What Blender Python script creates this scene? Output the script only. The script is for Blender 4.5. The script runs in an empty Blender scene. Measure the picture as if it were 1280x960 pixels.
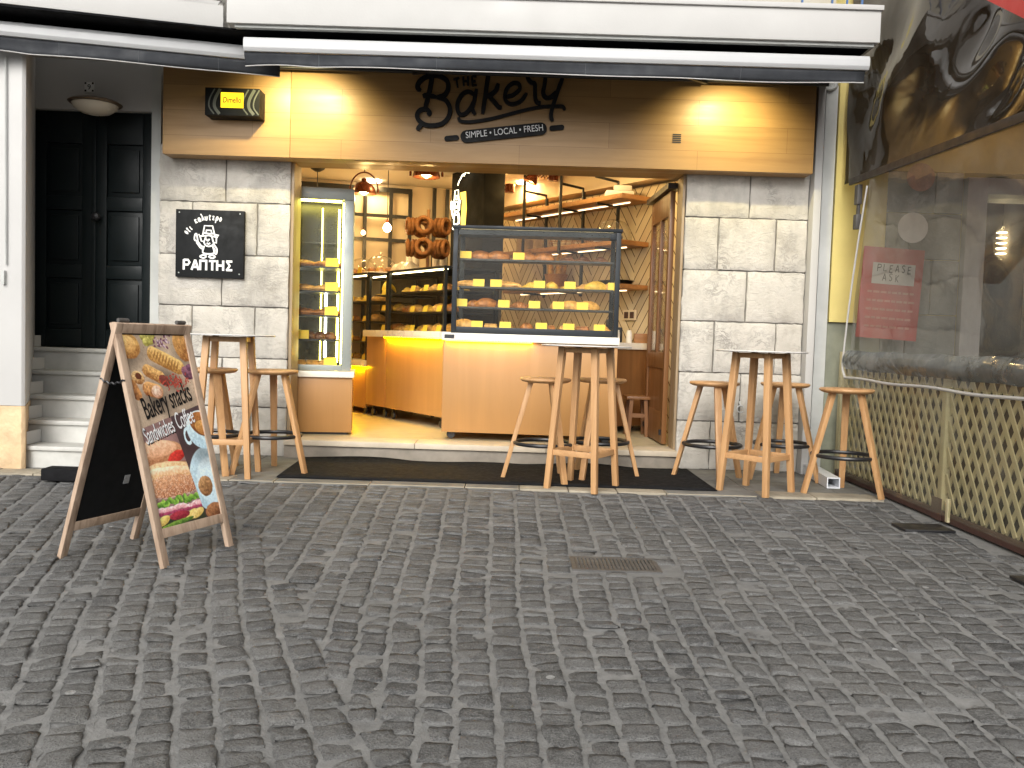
import bpy, bmesh, math, random
import numpy as np
from mathutils import Vector, Matrix
random.seed(7); rng = np.random.default_rng(7)
PI = math.pi
sc = bpy.context.scene
COL = sc.collection
# ------------------------------------------------------------------ camera
F, HC, ROLL, HOR = 1100.0, 1.1, 0.031, 424.0
PITCH = math.atan((480 - HOR) / F)
fwd = Vector((0, math.cos(PITCH), -math.sin(PITCH)))
up0 = Vector((0, math.sin(PITCH), math.cos(PITCH)))
RIGHT = Vector((1, 0, 0)) * math.cos(ROLL) + up0 * math.sin(ROLL)
UPV = up0 * math.cos(ROLL) - Vector((1, 0, 0)) * math.sin(ROLL)
CAM = Vector((0, 0, HC))
cd = bpy.data.cameras.new('camera'); co = bpy.data.objects.new('camera', cd); COL.objects.link(co)
cd.sensor_width = 36; cd.lens = 36 * F / 1280; cd.clip_end = 500; cd.clip_start = 0.05
m = Matrix.Identity(4)
for i in range(3):
    m[i][0] = RIGHT[i]; m[i][1] = UPV[i]; m[i][2] = -fwd[i]; m[i][3] = CAM[i]
co.matrix_world = m
sc.camera = co

def at(px, py, Y=None, Z=None, X=None):
    d = RIGHT * (px - 640) + UPV * (480 - py) + fwd * F
    if Y is not None: t = Y / d.y
    elif Z is not None: t = (Z - HC) / d.z
    else: t = X / d.x
    return CAM + d * t

# ------------------------------------------------------------------ mesh helper
class MB:
    def __init__(s): s.v = []; s.f = []; s.mi = []; s.cur = 0
    def add(s, vs, fs):
        b = len(s.v); s.v += [tuple(p) for p in vs]
        for f in fs: s.f.append([b + i for i in f]); s.mi.append(s.cur)
    def mm(s, x0, x1, y0, y1, z0, z1, M=None):
        vs = [Vector(p) for p in ((x0,y0,z0),(x1,y0,z0),(x1,y1,z0),(x0,y1,z0),(x0,y0,z1),(x1,y0,z1),(x1,y1,z1),(x0,y1,z1))]
        if M: vs = [M @ p for p in vs]
        s.add(vs, [(0,3,2,1),(4,5,6,7),(0,1,5,4),(1,2,6,5),(2,3,7,6),(3,0,4,7)])
    def box(s, c, sz, M=None):
        x, y, z = c; a, b, d = sz
        s.mm(x-a/2, x+a/2, y-b/2, y+b/2, z-d/2, z+d/2, M)
    def bar(s, p0, p1, w, d, up=(0,0,1), w1=None, d1=None):
        p0 = Vector(p0); p1 = Vector(p1); t = (p1-p0).normalized(); up = Vector(up)
        if abs(t.dot(up)) > .98: up = Vector((0,1,0))
        a = t.cross(up).normalized(); b = a.cross(t).normalized()
        w1 = w if w1 is None else w1; d1 = d if d1 is None else d1
        vs = [p0+a*(i*w/2)+b*(j*d/2) for i, j in ((-1,-1),(1,-1),(1,1),(-1,1))] + [p1+a*(i*w1/2)+b*(j*d1/2) for i, j in ((-1,-1),(1,-1),(1,1),(-1,1))]
        s.add(vs, [(0,3,2,1),(4,5,6,7),(0,1,5,4),(1,2,6,5),(2,3,7,6),(3,0,4,7)])
    def tube(s, pts, r, n=8, closed=False):
        pts = [Vector(p) for p in pts]; N = len(pts); rings = []
        rs = r if isinstance(r, (list, tuple)) else [r]*N
        nrm = None
        for i, p in enumerate(pts):
            if closed: t = pts[(i+1) % N] - pts[i-1]
            else: t = pts[min(i+1, N-1)] - pts[max(i-1, 0)]
            t.normalize()
            if nrm is None:
                nrm = t.cross(Vector((0,0,1)))
                if nrm.length < .1: nrm = t.cross(Vector((0,1,0)))
            nrm = (nrm - t*nrm.dot(t)).normalized(); b = t.cross(nrm)
            rings.append([p + (nrm*math.cos(2*PI*k/n) + b*math.sin(2*PI*k/n))*rs[i] for k in range(n)])
        fs = []
        M_ = N if closed else N-1
        for i in range(M_):
            j = (i+1) % N
            for k in range(n): fs.append((i*n+k, i*n+(k+1)%n, j*n+(k+1)%n, j*n+k))
        if not closed: fs += [tuple(range(n))[::-1], tuple((N-1)*n+k for k in range(n))]
        s.add([p for r_ in rings for p in r_], fs)
    def lathe(s, prof, c=(0,0,0), n=24, M=None, sx=1, sy=1):
        c = Vector(c); vs = []; fs = []
        for r, z in prof:
            for k in range(n):
                p = Vector((r*sx*math.cos(2*PI*k/n), r*sy*math.sin(2*PI*k/n), z))
                vs.append(c + (M @ p if M else p))
        for i in range(len(prof)-1):
            for k in range(n): fs.append((i*n+k, i*n+(k+1)%n, (i+1)*n+(k+1)%n, (i+1)*n+k))
        if prof[0][0] > 1e-4: fs.append(tuple(range(n))[::-1])
        if prof[-1][0] > 1e-4: fs.append(tuple((len(prof)-1)*n+k for k in range(n)))
        s.add(vs, fs)
    def prism(s, pts, o, ux, uy, th):
        o = Vector(o); ux = Vector(ux); uy = Vector(uy); nz = ux.cross(uy).normalized()
        a = [o+ux*x+uy*y for x, y in pts]; b = [p+nz*th for p in a]; n = len(a)
        s.add(a+b, [tuple(range(n))[::-1], tuple(range(n, 2*n))] + [(i, (i+1)%n, n+(i+1)%n, n+i) for i in range(n)])
    def ribbon(s, pts, w, o, ux, uy, th, taper=None):
        o = Vector(o); ux = Vector(ux); uy = Vector(uy); nz = ux.cross(uy).normalized()
        P = [np.array(p, float) for p in pts]; N = len(P); L = []; R = []
        for i in range(N):
            t = P[min(i+1, N-1)] - P[max(i-1, 0)]; t = t/(np.linalg.norm(t)+1e-9); q = np.array((-t[1], t[0]))
            ww = w*(taper[i] if taper is not None else 1)/2
            L.append(P[i]+q*ww); R.append(P[i]-q*ww)
        vs = []
        for h in (0, th):
            for i in range(N):
                for e in (L[i], R[i]): vs.append(o+ux*float(e[0])+uy*float(e[1])+nz*h)
        fs = []; K = 2*N
        for i in range(N-1):
            a, b, c, d = 2*i, 2*i+1, 2*i+3, 2*i+2
            fs += [(K+a, K+b, K+c, K+d), (a, d, c, b), (a, K+a, K+d, d), (b, c, K+c, K+b)]
        fs += [(0, 1, K+1, K), (K-2, 2*K-2, 2*K-1, K-1)]
        s.add(vs, fs)
    def grid(s, fn, nu, nv):
        vs = [fn(i/nu, j/nv) for j in range(nv+1) for i in range(nu+1)]; W = nu+1
        s.add(vs, [(j*W+i, j*W+i+1, (j+1)*W+i+1, (j+1)*W+i) for j in range(nv) for i in range(nu)])
    def split_build(s, name, mat, parent=None, **k):
        par = list(range(len(s.v)))
        def find(i):
            while par[i] != i: par[i] = par[par[i]]; i = par[i]
            return i
        for f in s.f:
            r = find(f[0])
            for i in f[1:]: par[find(i)] = r
        groups = {}
        for f, mi in zip(s.f, s.mi): groups.setdefault(find(f[0]), []).append((f, mi))
        out = []
        for r, fl in groups.items():
            q = MB(); mp = {}
            for f, mi in fl:
                for i in f:
                    if i not in mp: mp[i] = len(q.v); q.v.append(s.v[i])
                q.f.append([mp[i] for i in f]); q.mi.append(mi)
            out.append(q.build(name, mat, parent, **k))
        return out[0]
    def build(s, name, mat, parent=None, bevel=0, smooth=False, world=True, seg=2, ang=35):
        vs = s.v
        if parent is not None and world:
            Mi = WM[parent.name].inverted(); vs = [tuple(Mi @ Vector(p)) for p in vs]
        me = bpy.data.meshes.new(name); me.from_pydata(vs, [], s.f); 
        mats = mat if isinstance(mat, (list, tuple)) else [mat]
        for q in mats: me.materials.append(q)
        me.polygons.foreach_set('material_index', s.mi)
        bm = bmesh.new(); bm.from_mesh(me)
        if bevel:
            es = [e for e in bm.edges if len(e.link_faces) == 2 and e.calc_face_angle(0) > .5]
            bmesh.ops.bevel(bm, geom=es, offset=bevel, segments=seg, affect='EDGES', profile=.6, clamp_overlap=True)
        bmesh.ops.recalc_face_normals(bm, faces=bm.faces)
        bm.to_mesh(me); bm.free()
        if smooth or bevel:
            me.polygons.foreach_set('use_smooth', [True]*len(me.polygons)); me.set_sharp_from_angle(angle=math.radians(ang))
        me.update()
        return link(name, me, parent)
WM = {}
def link(name, me, parent=None):
    o = bpy.data.objects.new(name, me); COL.objects.link(o)
    if parent is not None: o.parent = parent; WM[o.name] = WM[parent.name].copy()
    else: WM[o.name] = Matrix.Identity(4)
    return o
def tag(o, label, cat, group=None, kind=None):
    o['label'] = label; o['category'] = cat
    if group: o['group'] = group
    if kind: o['kind'] = kind
    return o
def thing(name, label, cat, loc=(0,0,0), rz=0, group=None):
    o = bpy.data.objects.new(name, None); COL.objects.link(o); o.empty_display_size = .1
    o.location = loc; o.rotation_euler = (0,0,rz)
    WM[o.name] = Matrix.Translation(loc) @ Matrix.Rotation(rz, 4, 'Z')
    return tag(o, label, cat, group)
def structure(o): o['kind'] = 'structure'; return o
KIDS = {}
def dup(root, loc, rz, label, group=None):
    def cp(o, par):
        c = o.copy(); COL.objects.link(c)
        if par is not None: c.parent = par
        for ch in [q for q in list(o.children)]: cp(ch, c)
        return c
    r = cp(root, None); r.location = loc; r.rotation_euler = (0,0,rz); r['label'] = label
    if group: r['group'] = group
    WM[r.name] = Matrix.Translation(loc) @ Matrix.Rotation(rz, 4, 'Z')
    return r
def cr(pts, n=6, closed=False):
    P = [np.array(p, float) for p in pts]; out = []; N = len(P)
    for i in range(N-1 if not closed else N):
        p0, p1, p2, p3 = (P[i-1] if (i > 0 or closed) else 2*P[0]-P[1]), P[i], P[(i+1) % N], (P[(i+2) % N] if (i+2 < N or closed) else 2*P[-1]-P[-2])
        for k in range(n):
            t = k/n
            out.append(.5*((2*p1)+(-p0+p2)*t+(2*p0-5*p1+4*p2-p3)*t*t+(-p0+3*p1-3*p2+p3)*t**3))
    if not closed: out.append(P[-1])
    return out
def text_mesh(mb, body, o, ux, uy, size, th=.002, sx=1.0, align='LEFT', shear=0, space=1.0, bold=0):
    c = bpy.data.curves.new('t', 'FONT'); c.body = body; c.size = size; c.extrude = 0; c.align_x = align; c.shear = shear
    c.space_character = space; c.offset = bold; c.resolution_u = 4
    ob = bpy.data.objects.new('t', c); me = bpy.data.meshes.new_from_object(ob)
    o = Vector(o); ux = Vector(ux); uy = Vector(uy); nz = ux.cross(uy).normalized()
    bm = bmesh.new(); bm.from_mesh(me)
    r = bmesh.ops.extrude_face_region(bm, geom=list(bm.faces))
    for g in r['geom']:
        if isinstance(g, bmesh.types.BMVert): g.co.z += th
    bm.verts.index_update()
    mb.add([o+ux*(v.co.x*sx)+uy*v.co.y+nz*v.co.z for v in bm.verts], [[v.index for v in f.verts] for f in bm.faces])
    bm.free(); bpy.data.objects.remove(ob); bpy.data.curves.remove(c); bpy.data.meshes.remove(me)

# ------------------------------------------------------------------ materials
class NT:
    def __init__(s, name):
        s.m = bpy.data.materials.new(name); s.m.use_nodes = True; s.t = s.m.node_tree; s.t.nodes.clear()
    def n(s, ty, **kw):
        x = s.t.nodes.new(ty)
        for k, v in kw.items():
            if k in ('ins',):
                for a, b in v.items():
                    if hasattr(b, 'links') or hasattr(b, 'is_output'): s.t.links.new(b, x.inputs[a])
                    else: x.inputs[a].default_value = b
            else: setattr(x, k, v)
        return x
    def l(s, a, b): s.t.links.new(a, b)
    def ramp(s, fac, stops, interp='LINEAR'):
        r = s.t.nodes.new('ShaderNodeValToRGB'); s.l(fac, r.inputs[0]); r.color_ramp.interpolation = interp
        e = r.color_ramp.elements
        while len(e) < len(stops): e.new(.5)
        for x, (p, c) in zip(e, stops): x.position = p; x.color = (*c, 1) if len(c) == 3 else c
        return r.outputs[0]
    def mix(s, fac, a, b, bt='MIX'):
        x = s.t.nodes.new('ShaderNodeMix'); x.data_type = 'RGBA'; x.blend_type = bt; x.clamp_factor = True
        for v, k in ((fac, 0), (a, 6), (b, 7)):
            if hasattr(v, 'is_output'): s.l(v, x.inputs[k])
            elif k == 0: x.inputs[0].default_value = v
            else: x.inputs[k].default_value = (*v, 1)
        return x.outputs[2]
    def math(s, op, a, b=0.0, c=None):
        x = s.t.nodes.new('ShaderNodeMath'); x.operation = op
        for k, v in enumerate((a, b, c)):
            if v is None: continue
            if hasattr(v, 'is_output'): s.l(v, x.inputs[k])
            else: x.inputs[k].default_value = v
        return x.outputs[0]
    def coord(s, scale=(1,1,1), rot=(0,0,0), kind='Object'):
        tc = s.n('ShaderNodeTexCoord'); mp = s.n('ShaderNodeMapping'); s.l(tc.outputs[kind], mp.inputs[0])
        mp.inputs['Scale'].default_value = scale; mp.inputs['Rotation'].default_value = rot
        return mp.outputs[0]
    def noise(s, vec, scale=5, detail=4, rough=.55, dist=0):
        x = s.n('ShaderNodeTexNoise'); s.l(vec, x.inputs['Vector'])
        x.inputs['Scale'].default_value = scale; x.inputs['Detail'].default_value = detail; x.inputs['Roughness'].default_value = rough; x.inputs['Distortion'].default_value = dist
        return x.outputs[0]
    def bump(s, h, strength=.3, dist=.01):
        b = s.n('ShaderNodeBump'); b.inputs['Strength'].default_value = strength; b.inputs['Distance'].default_value = dist; s.l(h, b.inputs['Height'])
        return b.outputs[0]
    def out(s, sh): o = s.n('ShaderNodeOutputMaterial'); s.l(sh, o.inputs[0]); return s.m
    def princ(s, col, rough=.5, normal=None, metal=0, spec=.5, **kw):
        p = s.n('ShaderNodeBsdfPrincipled')
        for v, k in ((col, 'Base Color'), (rough, 'Roughness'), (metal, 'Metallic'), (spec, 'Specular IOR Level'), (normal, 'Normal')):
            if v is None: continue
            if hasattr(v, 'is_output'): s.l(v, p.inputs[k])
            elif k == 'Base Color': p.inputs[k].default_value = (*v, 1)
            else: p.inputs[k].default_value = v
        for k, v in kw.items():
            p.inputs[k.replace('_', ' ')].default_value = v
        return p.outputs[0]
def scale_c(c, k): return tuple(min(1, x*k) for x in c)
def plain(name, c, rough=.5, var=.25, ns=6, metal=0, bump=.15, bs=60, spec=.5, bd=.004):
    t = NT(name); v = t.coord(); n = t.noise(v, ns, 5, .6)
    col = t.ramp(n, [(.3, scale_c(c, 1-var)), (.7, scale_c(c, 1+var*.5))])
    nb = t.bump(t.noise(v, bs, 4, .6), bump, bd) if bump else None
    rr = t.ramp(t.noise(v, ns*2.3, 3), [(.3, (rough*.8,)*3), (.7, (min(1, rough*1.2),)*3)])
    return t.out(t.princ(col, rr, nb, metal, spec))
def wood(name, c, c2, axis='Z', scale=1.0, rough=.5, planks=None):
    t = NT(name); s = {'Z': (22,22,1.6), 'X': (1.6,22,22), 'Y': (22,1.6,22)}[axis]
    v = t.coord(tuple(x*scale for x in s)); oi = t.n('ShaderNodeObjectInfo')
    va = t.n('ShaderNodeVectorMath', operation='ADD'); t.l(v, va.inputs[0])
    sc_ = t.n('ShaderNodeVectorMath', operation='SCALE'); sc_.inputs[0].default_value = (13, 7, 17); t.l(oi.outputs['Random'], sc_.inputs['Scale']); t.l(sc_.outputs[0], va.inputs[1])
    n1 = t.noise(va.outputs[0], 1.0, 6, .62, .8); n2 = t.noise(va.outputs[0], 5, 3, .6)
    col = t.ramp(n1, [(.28, c2), (.55, c), (.8, scale_c(c, 1.12))])
    col = t.mix(t.math('MULTIPLY', n2, .25), col, c2)
    big = t.noise(t.coord((1.5,1.5,1.5)), 1.2, 3)
    col = t.mix(t.ramp(big, [(.35, (0,0,0)), (.7, (.35,)*3)]), col, scale_c(c2, .9))
    col = t.mix(.5, col, t.mix(oi.outputs['Random'], scale_c(c, .85), scale_c(c, 1.1)), 'MIX') if False else col
    if planks:
        br = t.n('ShaderNodeTexBrick'); t.l(t.coord((1,1,1), (PI/2,0,0)), br.inputs['Vector'])
        br.inputs['Scale'].default_value = 1; br.inputs['Brick Width'].default_value = planks[0]; br.inputs['Row Height'].default_value = planks[1]
        br.inputs['Mortar Size'].default_value = .0016; br.inputs['Color1'].default_value = (.86,.86,.86,1); br.inputs['Color2'].default_value = (1,1,1,1); br.inputs['Mortar'].default_value = (.55,.5,.45,1)
        col = t.mix(1, col, br.outputs[0], 'MULTIPLY')
    return t.out(t.princ(col, t.ramp(n1, [(.3, (rough*1.15,)*3), (.7, (rough*.85,)*3)]), t.bump(n1, .12, .003)))
def emit(name, c, s):
    t = NT(name); e = t.n('ShaderNodeEmission'); e.inputs[0].default_value = (*c, 1); e.inputs[1].default_value = s
    return t.out(e.outputs[0])
def glass(name, tint=(.96,.97,.96), refl=1.0, rough=.0, dirt=.03, bump=None, haze=(.8,.8,.8), ior=1.5):
    t = NT(name); tr = t.n('ShaderNodeBsdfTransparent'); tr.inputs[0].default_value = (*tint, 1)
    gl = t.n('ShaderNodeBsdfGlossy'); gl.inputs['Roughness'].default_value = rough
    df = t.n('ShaderNodeBsdfDiffuse'); df.inputs[0].default_value = (*haze, 1)
    fr = t.n('ShaderNodeLayerWeight'); fr.inputs[0].default_value = .5; F0 = ((ior-1)/(ior+1))**2
    v = t.coord()
    m0 = t.n('ShaderNodeMixShader'); t.l(tr.outputs[0], m0.inputs[1]); t.l(df.outputs[0], m0.inputs[2])
    t.l(t.ramp(t.noise(v, 3.5, 5, .6), [(.35, (dirt*.4,)*3), (.75, (dirt*1.7,)*3)]), m0.inputs[0])
    m1 = t.n('ShaderNodeMixShader'); t.l(t.math('MULTIPLY', t.math('ADD', t.math('MULTIPLY', t.math('POWER', fr.outputs['Facing'], 5.0), 1-F0), F0), refl), m1.inputs[0]); t.l(m0.outputs[0], m1.inputs[1]); t.l(gl.outputs[0], m1.inputs[2])
    if bump:
        b = t.bump(t.noise(t.coord(bump[2]), bump[0], 3, .5, 1.2), 1, bump[1]); t.l(b, gl.inputs['Normal']); t.l(b, fr.inputs['Normal'])
    return t.out(m1.outputs[0])

M = {}
M['wood'] = wood('stool_wood', (.56,.325,.15), (.40,.21,.085))
M['woodx'] = wood('stool_wood_flat', (.56,.325,.15), (.42,.22,.09), 'X')
M['board_wood'] = wood('weathered_wood', (.50,.37,.27), (.26,.175,.12), 'Z', 1.2, .75)
M['oak'] = wood('oak_fascia', (.46,.28,.115), (.36,.205,.08), 'X', .55, .42, planks=(1.5,.21))
M['panel'] = wood('counter_veneer', (.41,.212,.070), (.37,.188,.060), 'Z', .35, .42)
M['doorwood'] = wood('door_wood', (.21,.092,.030), (.14,.058,.018), 'Z', .8, .4)
M['shelfwood'] = wood('shelf_wood', (.40,.2,.075), (.25,.11,.04), 'X', .7, .5)
M['white'] = plain('white_paint', (.50,.492,.478), .6, .06, 1.5)
M['whitemetal'] = plain('white_metal', (.50,.505,.51), .35, .05, 3, bump=.03)
M['slab'] = plain('white_slab_paint', (.48,.472,.455), .65, .08, 1.2, bump=.2)
M['marble'] = plain('grey_marble', (.50,.495,.465), .45, .35, 2.2, bump=.04)
M['sand'] = plain('sandstone', (.62,.45,.27), .85, .3, 5, bump=.6, bs=25, bd=.02)
M['blackdoor'] = plain('black_door_paint', (.005,.009,.010), .45, .2, 3, bump=.08, spec=.25)
M['black'] = plain('black_metal', (.014,.014,.016), .4, .2, 8, bump=.05)
M['rubber'] = plain('black_rubber', (.011,.011,.012), .9, .3, 12, bump=.4, bs=220, bd=.003, spec=.12)
M['slate'] = plain('black_sheet', (.008,.009,.010), .6, .2, 5, bump=.05, spec=.2)
M['tabletop_edge'] = plain('dark_edge', (.035,.033,.032), .4, .1, 5, bump=0)
M['tabletop'] = plain('pale_top', (.72,.70,.67), .35, .06, 4, bump=.02)
M['awning'] = plain('charcoal_fabric', (.03,.033,.039), .8, .2, 4, bump=.3, bs=300, bd=.002)
M['voidwall'] = plain('dark_plaster', (.10,.10,.10), .9, .2, 2)
M['interior'] = plain('cream_plaster', (.74,.62,.46), .8, .05, 2)
M['ceiling'] = plain('ceiling_paint', (.78,.70,.58), .8, .04, 2)
M['tilefloor'] = plain('cream_floor', (.48,.41,.26), .35, .15, 3, bump=.03)
M['stonestep'] = plain('limestone_step', (.55,.47,.36), .6, .22, 4, bump=.25)
M['riser'] = plain('step_riser', (.26,.225,.18), .7, .3, 5, bump=.3)
M['pave'] = plain('grey_paving', (.17,.165,.15), .8, .35, 4, bump=.4)
M['pavecream'] = plain('cream_paving', (.33,.29,.22), .8, .35, 5, bump=.4)
M['steel'] = plain('blue_grey_aluminium', (.018,.022,.027), .45, .12, 4, metal=.2, bump=.02, spec=.3)
M['alu'] = plain('grey_aluminium', (.30,.325,.31), .4, .08, 4, metal=.3, bump=.02)
M['counter'] = plain('white_counter', (.78,.74,.66), .3, .05, 4, bump=.02)
M['copper'] = plain('copper_enamel', (.17,.045,.02), .28, .15, 5, metal=.5, bump=.02)
M['shade_in'] = plain('shade_lining', (.8,.72,.6), .5, .04, 5, bump=0)
M['crust'] = plain('bread_crust', (.36,.135,.03), .45, .7, 22, bump=.5, bs=55, bd=.01)
M['crustpale'] = plain('pale_crust', (.62,.33,.085), .45, .6, 24, bump=.5, bs=55, bd=.01)
M['choco'] = plain('chocolate_crust', (.13,.05,.02), .45, .5, 24, bump=.5, bs=60, bd=.01)
M['cheese'] = plain('golden_pastry', (.68,.42,.06), .5, .4, 22, bump=.5, bs=60, bd=.01)
M['tag'] = plain('yellow_card', (.78,.56,.05), .6, .06, 5, bump=0)
M['paper'] = plain('white_paper', (.75,.74,.72), .7, .05, 5, bump=.05)
M['banana'] = plain('banana_skin', (.75,.50,.03), .5, .2, 8, bump=.05)
M['ringcrust'] = plain('sesame_crust', (.27,.105,.028), .65, .5, 30, bump=.6, bs=90, bd=.01)
M['pvc'] = plain('white_pvc', (.72,.74,.77), .35, .06, 4, bump=.02)
M['yellow'] = plain('yellow_plaster', (.66,.55,.20), .8, .12, 1.8, bump=.2)
M['greyplinth'] = plain('mossy_plinth', (.27,.28,.21), .85, .35, 3, bump=.3)
M['greytrim'] = plain('grey_trim', (.48,.49,.47), .7, .2, 2, bump=.15)
M['lattice'] = plain('lattice_paint', (.56,.49,.30), .7, .2, 5, bump=.15)
M['brownrail'] = plain('brown_rail', (.085,.04,.032), .6, .25, 4, bump=.15)
M['greystone'] = plain('grey_stone_wall', (.24,.255,.235), .8, .35, 3, bump=.4, bs=18, bd=.02)
M['redmenu'] = plain('red_menu_sheet', (.42,.065,.055), .5, .18, 5, bump=.03)
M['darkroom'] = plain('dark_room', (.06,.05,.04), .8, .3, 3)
M['hem'] = plain('grey_vinyl_hem', (.14,.155,.16), .45, .2, 6, bump=.1)
M['redcanvas'] = plain('red_canvas', (.62,.07,.06), .7, .1, 3, bump=.1)
M['blue'] = plain('blue_railing', (.03,.10,.25), .4, .1, 4, bump=0)
M['grate'] = plain('cast_iron', (.11,.105,.10), .6, .3, 9, metal=.4, bump=.2)
M['glass'] = glass('clear_glass', dirt=.015)
M['caseglass'] = glass('case_glass', (.96,.96,.93), dirt=.003, refl=.22)
M['domeglass'] = glass('dome_glass', (.95,.95,.93), dirt=.04, refl=1.4)
M['vinyl'] = glass('clear_vinyl_sheet', (.80,.79,.75), 1.0, .04, .16, (1.3,.012,(1,.55,.8)), (.40,.39,.34), 1.5)
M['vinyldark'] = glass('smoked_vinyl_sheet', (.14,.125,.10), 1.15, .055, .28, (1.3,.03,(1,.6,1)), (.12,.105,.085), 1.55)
M['vinylskirt'] = glass('dusty_vinyl_skirt', (.86,.86,.80), .8, .10, .13, (2.0,.01,(1,.6,1)), (.50,.47,.36), 1.45)
M['led_y'] = emit('yellow_led', (1,.60,.01), 34)
M['led_w'] = emit('white_led', (1,.80,.42), 16)
M['led_f'] = emit('fridge_led', (1,.86,.16), 15)
M['led_fw'] = emit('fridge_led_white', (.95,1,.9), 9)
M['bulb'] = emit('lamp_bulb', (1,.62,.28), 45)
M['neon'] = emit('neon_tube', (1,.9,.62), 3.2)
M['led_warm'] = emit('shelf_led', (1,.72,.4), 2.6)
M['disc'] = emit('ceiling_disc', (1,.8,.52), 9)
M['white_let'] = plain('white_lettering', (.82,.82,.82), .5, .02, 5, bump=0)
M['black_let'] = plain('black_lettering', (.008,.008,.009), .55, .1, 5, bump=.03, spec=.2)
def pier_mat():
    t = NT('rusticated_block'); v = t.coord()
    n = t.noise(v, 2.2, 6, .65, .4); n2 = t.noise(t.coord((9,9,14)), 1, 6, .7, 1.5); n3 = t.noise(v, 45, 4, .6)
    col = t.ramp(n, [(.3, (.36,.335,.295)), (.5, (.50,.472,.425)), (.75, (.57,.545,.50))])
    cr_ = t.ramp(n2, [(.40, (0,0,0)), (.47, (.9,.9,.9)), (.49, (.9,.9,.9)), (.53, (0,0,0))])
    msk = t.ramp(t.noise(v, 3.1, 4), [(.5, (0,0,0)), (.68, (.85,.85,.85))])
    col = t.mix(t.math('MULTIPLY', cr_, msk), col, (.20,.19,.175))
    st = t.ramp(t.noise(t.coord((1.2,1.2,.5)), 2.0, 5, .7), [(.50, (0,0,0)), (.70, (.65,.65,.65))])
    col = t.mix(st, col, (.27,.26,.24))
    h = t.math('ADD', t.math('MULTIPLY', t.ramp(n2, [(.38,(0,0,0)),(.55,(1,1,1))]), .8), t.math('ADD', n3, t.math('MULTIPLY', n, 2)))
    return t.out(t.princ(col, .85, t.bump(h, .40, .012), spec=.15))
M['block'] = pier_mat()
M['joint'] = plain('dirty_joint', (.19,.178,.155), .95, .4, 6, bump=.5, bs=40)
def chevron():
    t = NT('chevron_panelling'); tc = t.n('ShaderNodeTexCoord'); sp = t.n('ShaderNodeSeparateXYZ'); t.l(tc.outputs['Object'], sp.inputs[0])
    x, z = sp.outputs[0], sp.outputs[2]; w = .36
    tri = t.math('PINGPONG', x, w); par = t.math('MODULO', t.math('FLOOR', t.math('DIVIDE', t.math('ADD', x, 50*w*2), w)), 2)
    s = t.math('ADD', z, t.math('MULTIPLY', tri, 1.45)); s = t.math('ADD', s, t.math('MULTIPLY', par, .085))
    fr = t.math('FRACT', t.math('DIVIDE', s, .17))
    line = t.math('LESS_THAN', fr, .105)
    idx = t.math('FLOOR', t.math('DIVIDE', s, .17))
    wn = t.n('ShaderNodeTexWhiteNoise'); wn.noise_dimensions = '2D'; cb = t.n('ShaderNodeCombineXYZ'); t.l(idx, cb.inputs[0]); t.l(t.math('FLOOR', t.math('DIVIDE', x, w)), cb.inputs[1]); t.l(cb.outputs[0], wn.inputs['Vector'])
    base = t.mix(wn.outputs['Value'], (.60,.49,.33), (.76,.66,.48))
    base = t.mix(t.math('MULTIPLY', t.noise(t.coord((12,12,2)), 3, 4), .25), base, (.45,.33,.2))
    col = t.mix(line, base, (.075,.03,.015))
    return t.out(t.princ(col, .5, t.bump(t.math('SUBTRACT', 1, line), .5, .008)))
M['chevron'] = chevron()
def cobble_mat():
    t = NT('basalt_setts'); v = t.coord(); a = t.n('ShaderNodeAttribute', attribute_name='tone')
    n = t.noise(v, 38, 6, .7); n2 = t.noise(v, 1.1, 4, .6); n3 = t.noise(v, 160, 3, .7); n4 = t.noise(v, 9, 5, .65)
    col = t.mix(a.outputs['Fac'], (.088,.089,.090), (.22,.219,.215))
    col = t.mix(t.ramp(n, [(.48, (.0,)*3), (.60, (.7,)*3)]), col, (.20,.20,.195))
    col = t.mix(t.ramp(n4, [(.36, (.65,)*3), (.5, (0,)*3)]), col, (.045,.046,.048))
    col = t.mix(t.ramp(n2, [(.40, (0,)*3), (.66, (.5,)*3)]), col, (.21,.205,.19)); col = t.mix(t.ramp(t.noise(v, .55, 3), [(.52, (0,)*3), (.68, (.4,)*3)]), col, (.06,.06,.06))
    col = t.mix(t.ramp(n3, [(.54, (0,)*3), (.66, (.55,)*3)]), col, (.27,.27,.265)); col = t.mix(t.ramp(n3, [(.34, (.6,)*3), (.46, (0,)*3)]), col, (.04,.04,.042))
    vo = t.n('ShaderNodeTexVoronoi'); vo.inputs['Scale'].default_value = 5.5; t.l(v, vo.inputs['Vector'])
    sx_ = t.n('ShaderNodeSeparateColor'); t.l(vo.outputs['Color'], sx_.inputs[0])
    col = t.mix(t.math('MULTIPLY', t.math('LESS_THAN', vo.outputs['Distance'], .085), t.math('GREATER_THAN', sx_.outputs[0], .72)), col, (.33,.33,.32))
    h = t.math('ADD', t.math('MULTIPLY', n, 1.2), t.math('ADD', t.math('MULTIPLY', n3, .7), t.math('MULTIPLY', n4, .7)))
    return t.out(t.princ(col, t.ramp(n, [(.3, (.75,)*3), (.7, (.92,)*3)]), t.bump(h, .9, .014), spec=.2))
M['cobble'] = cobble_mat()
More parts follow.
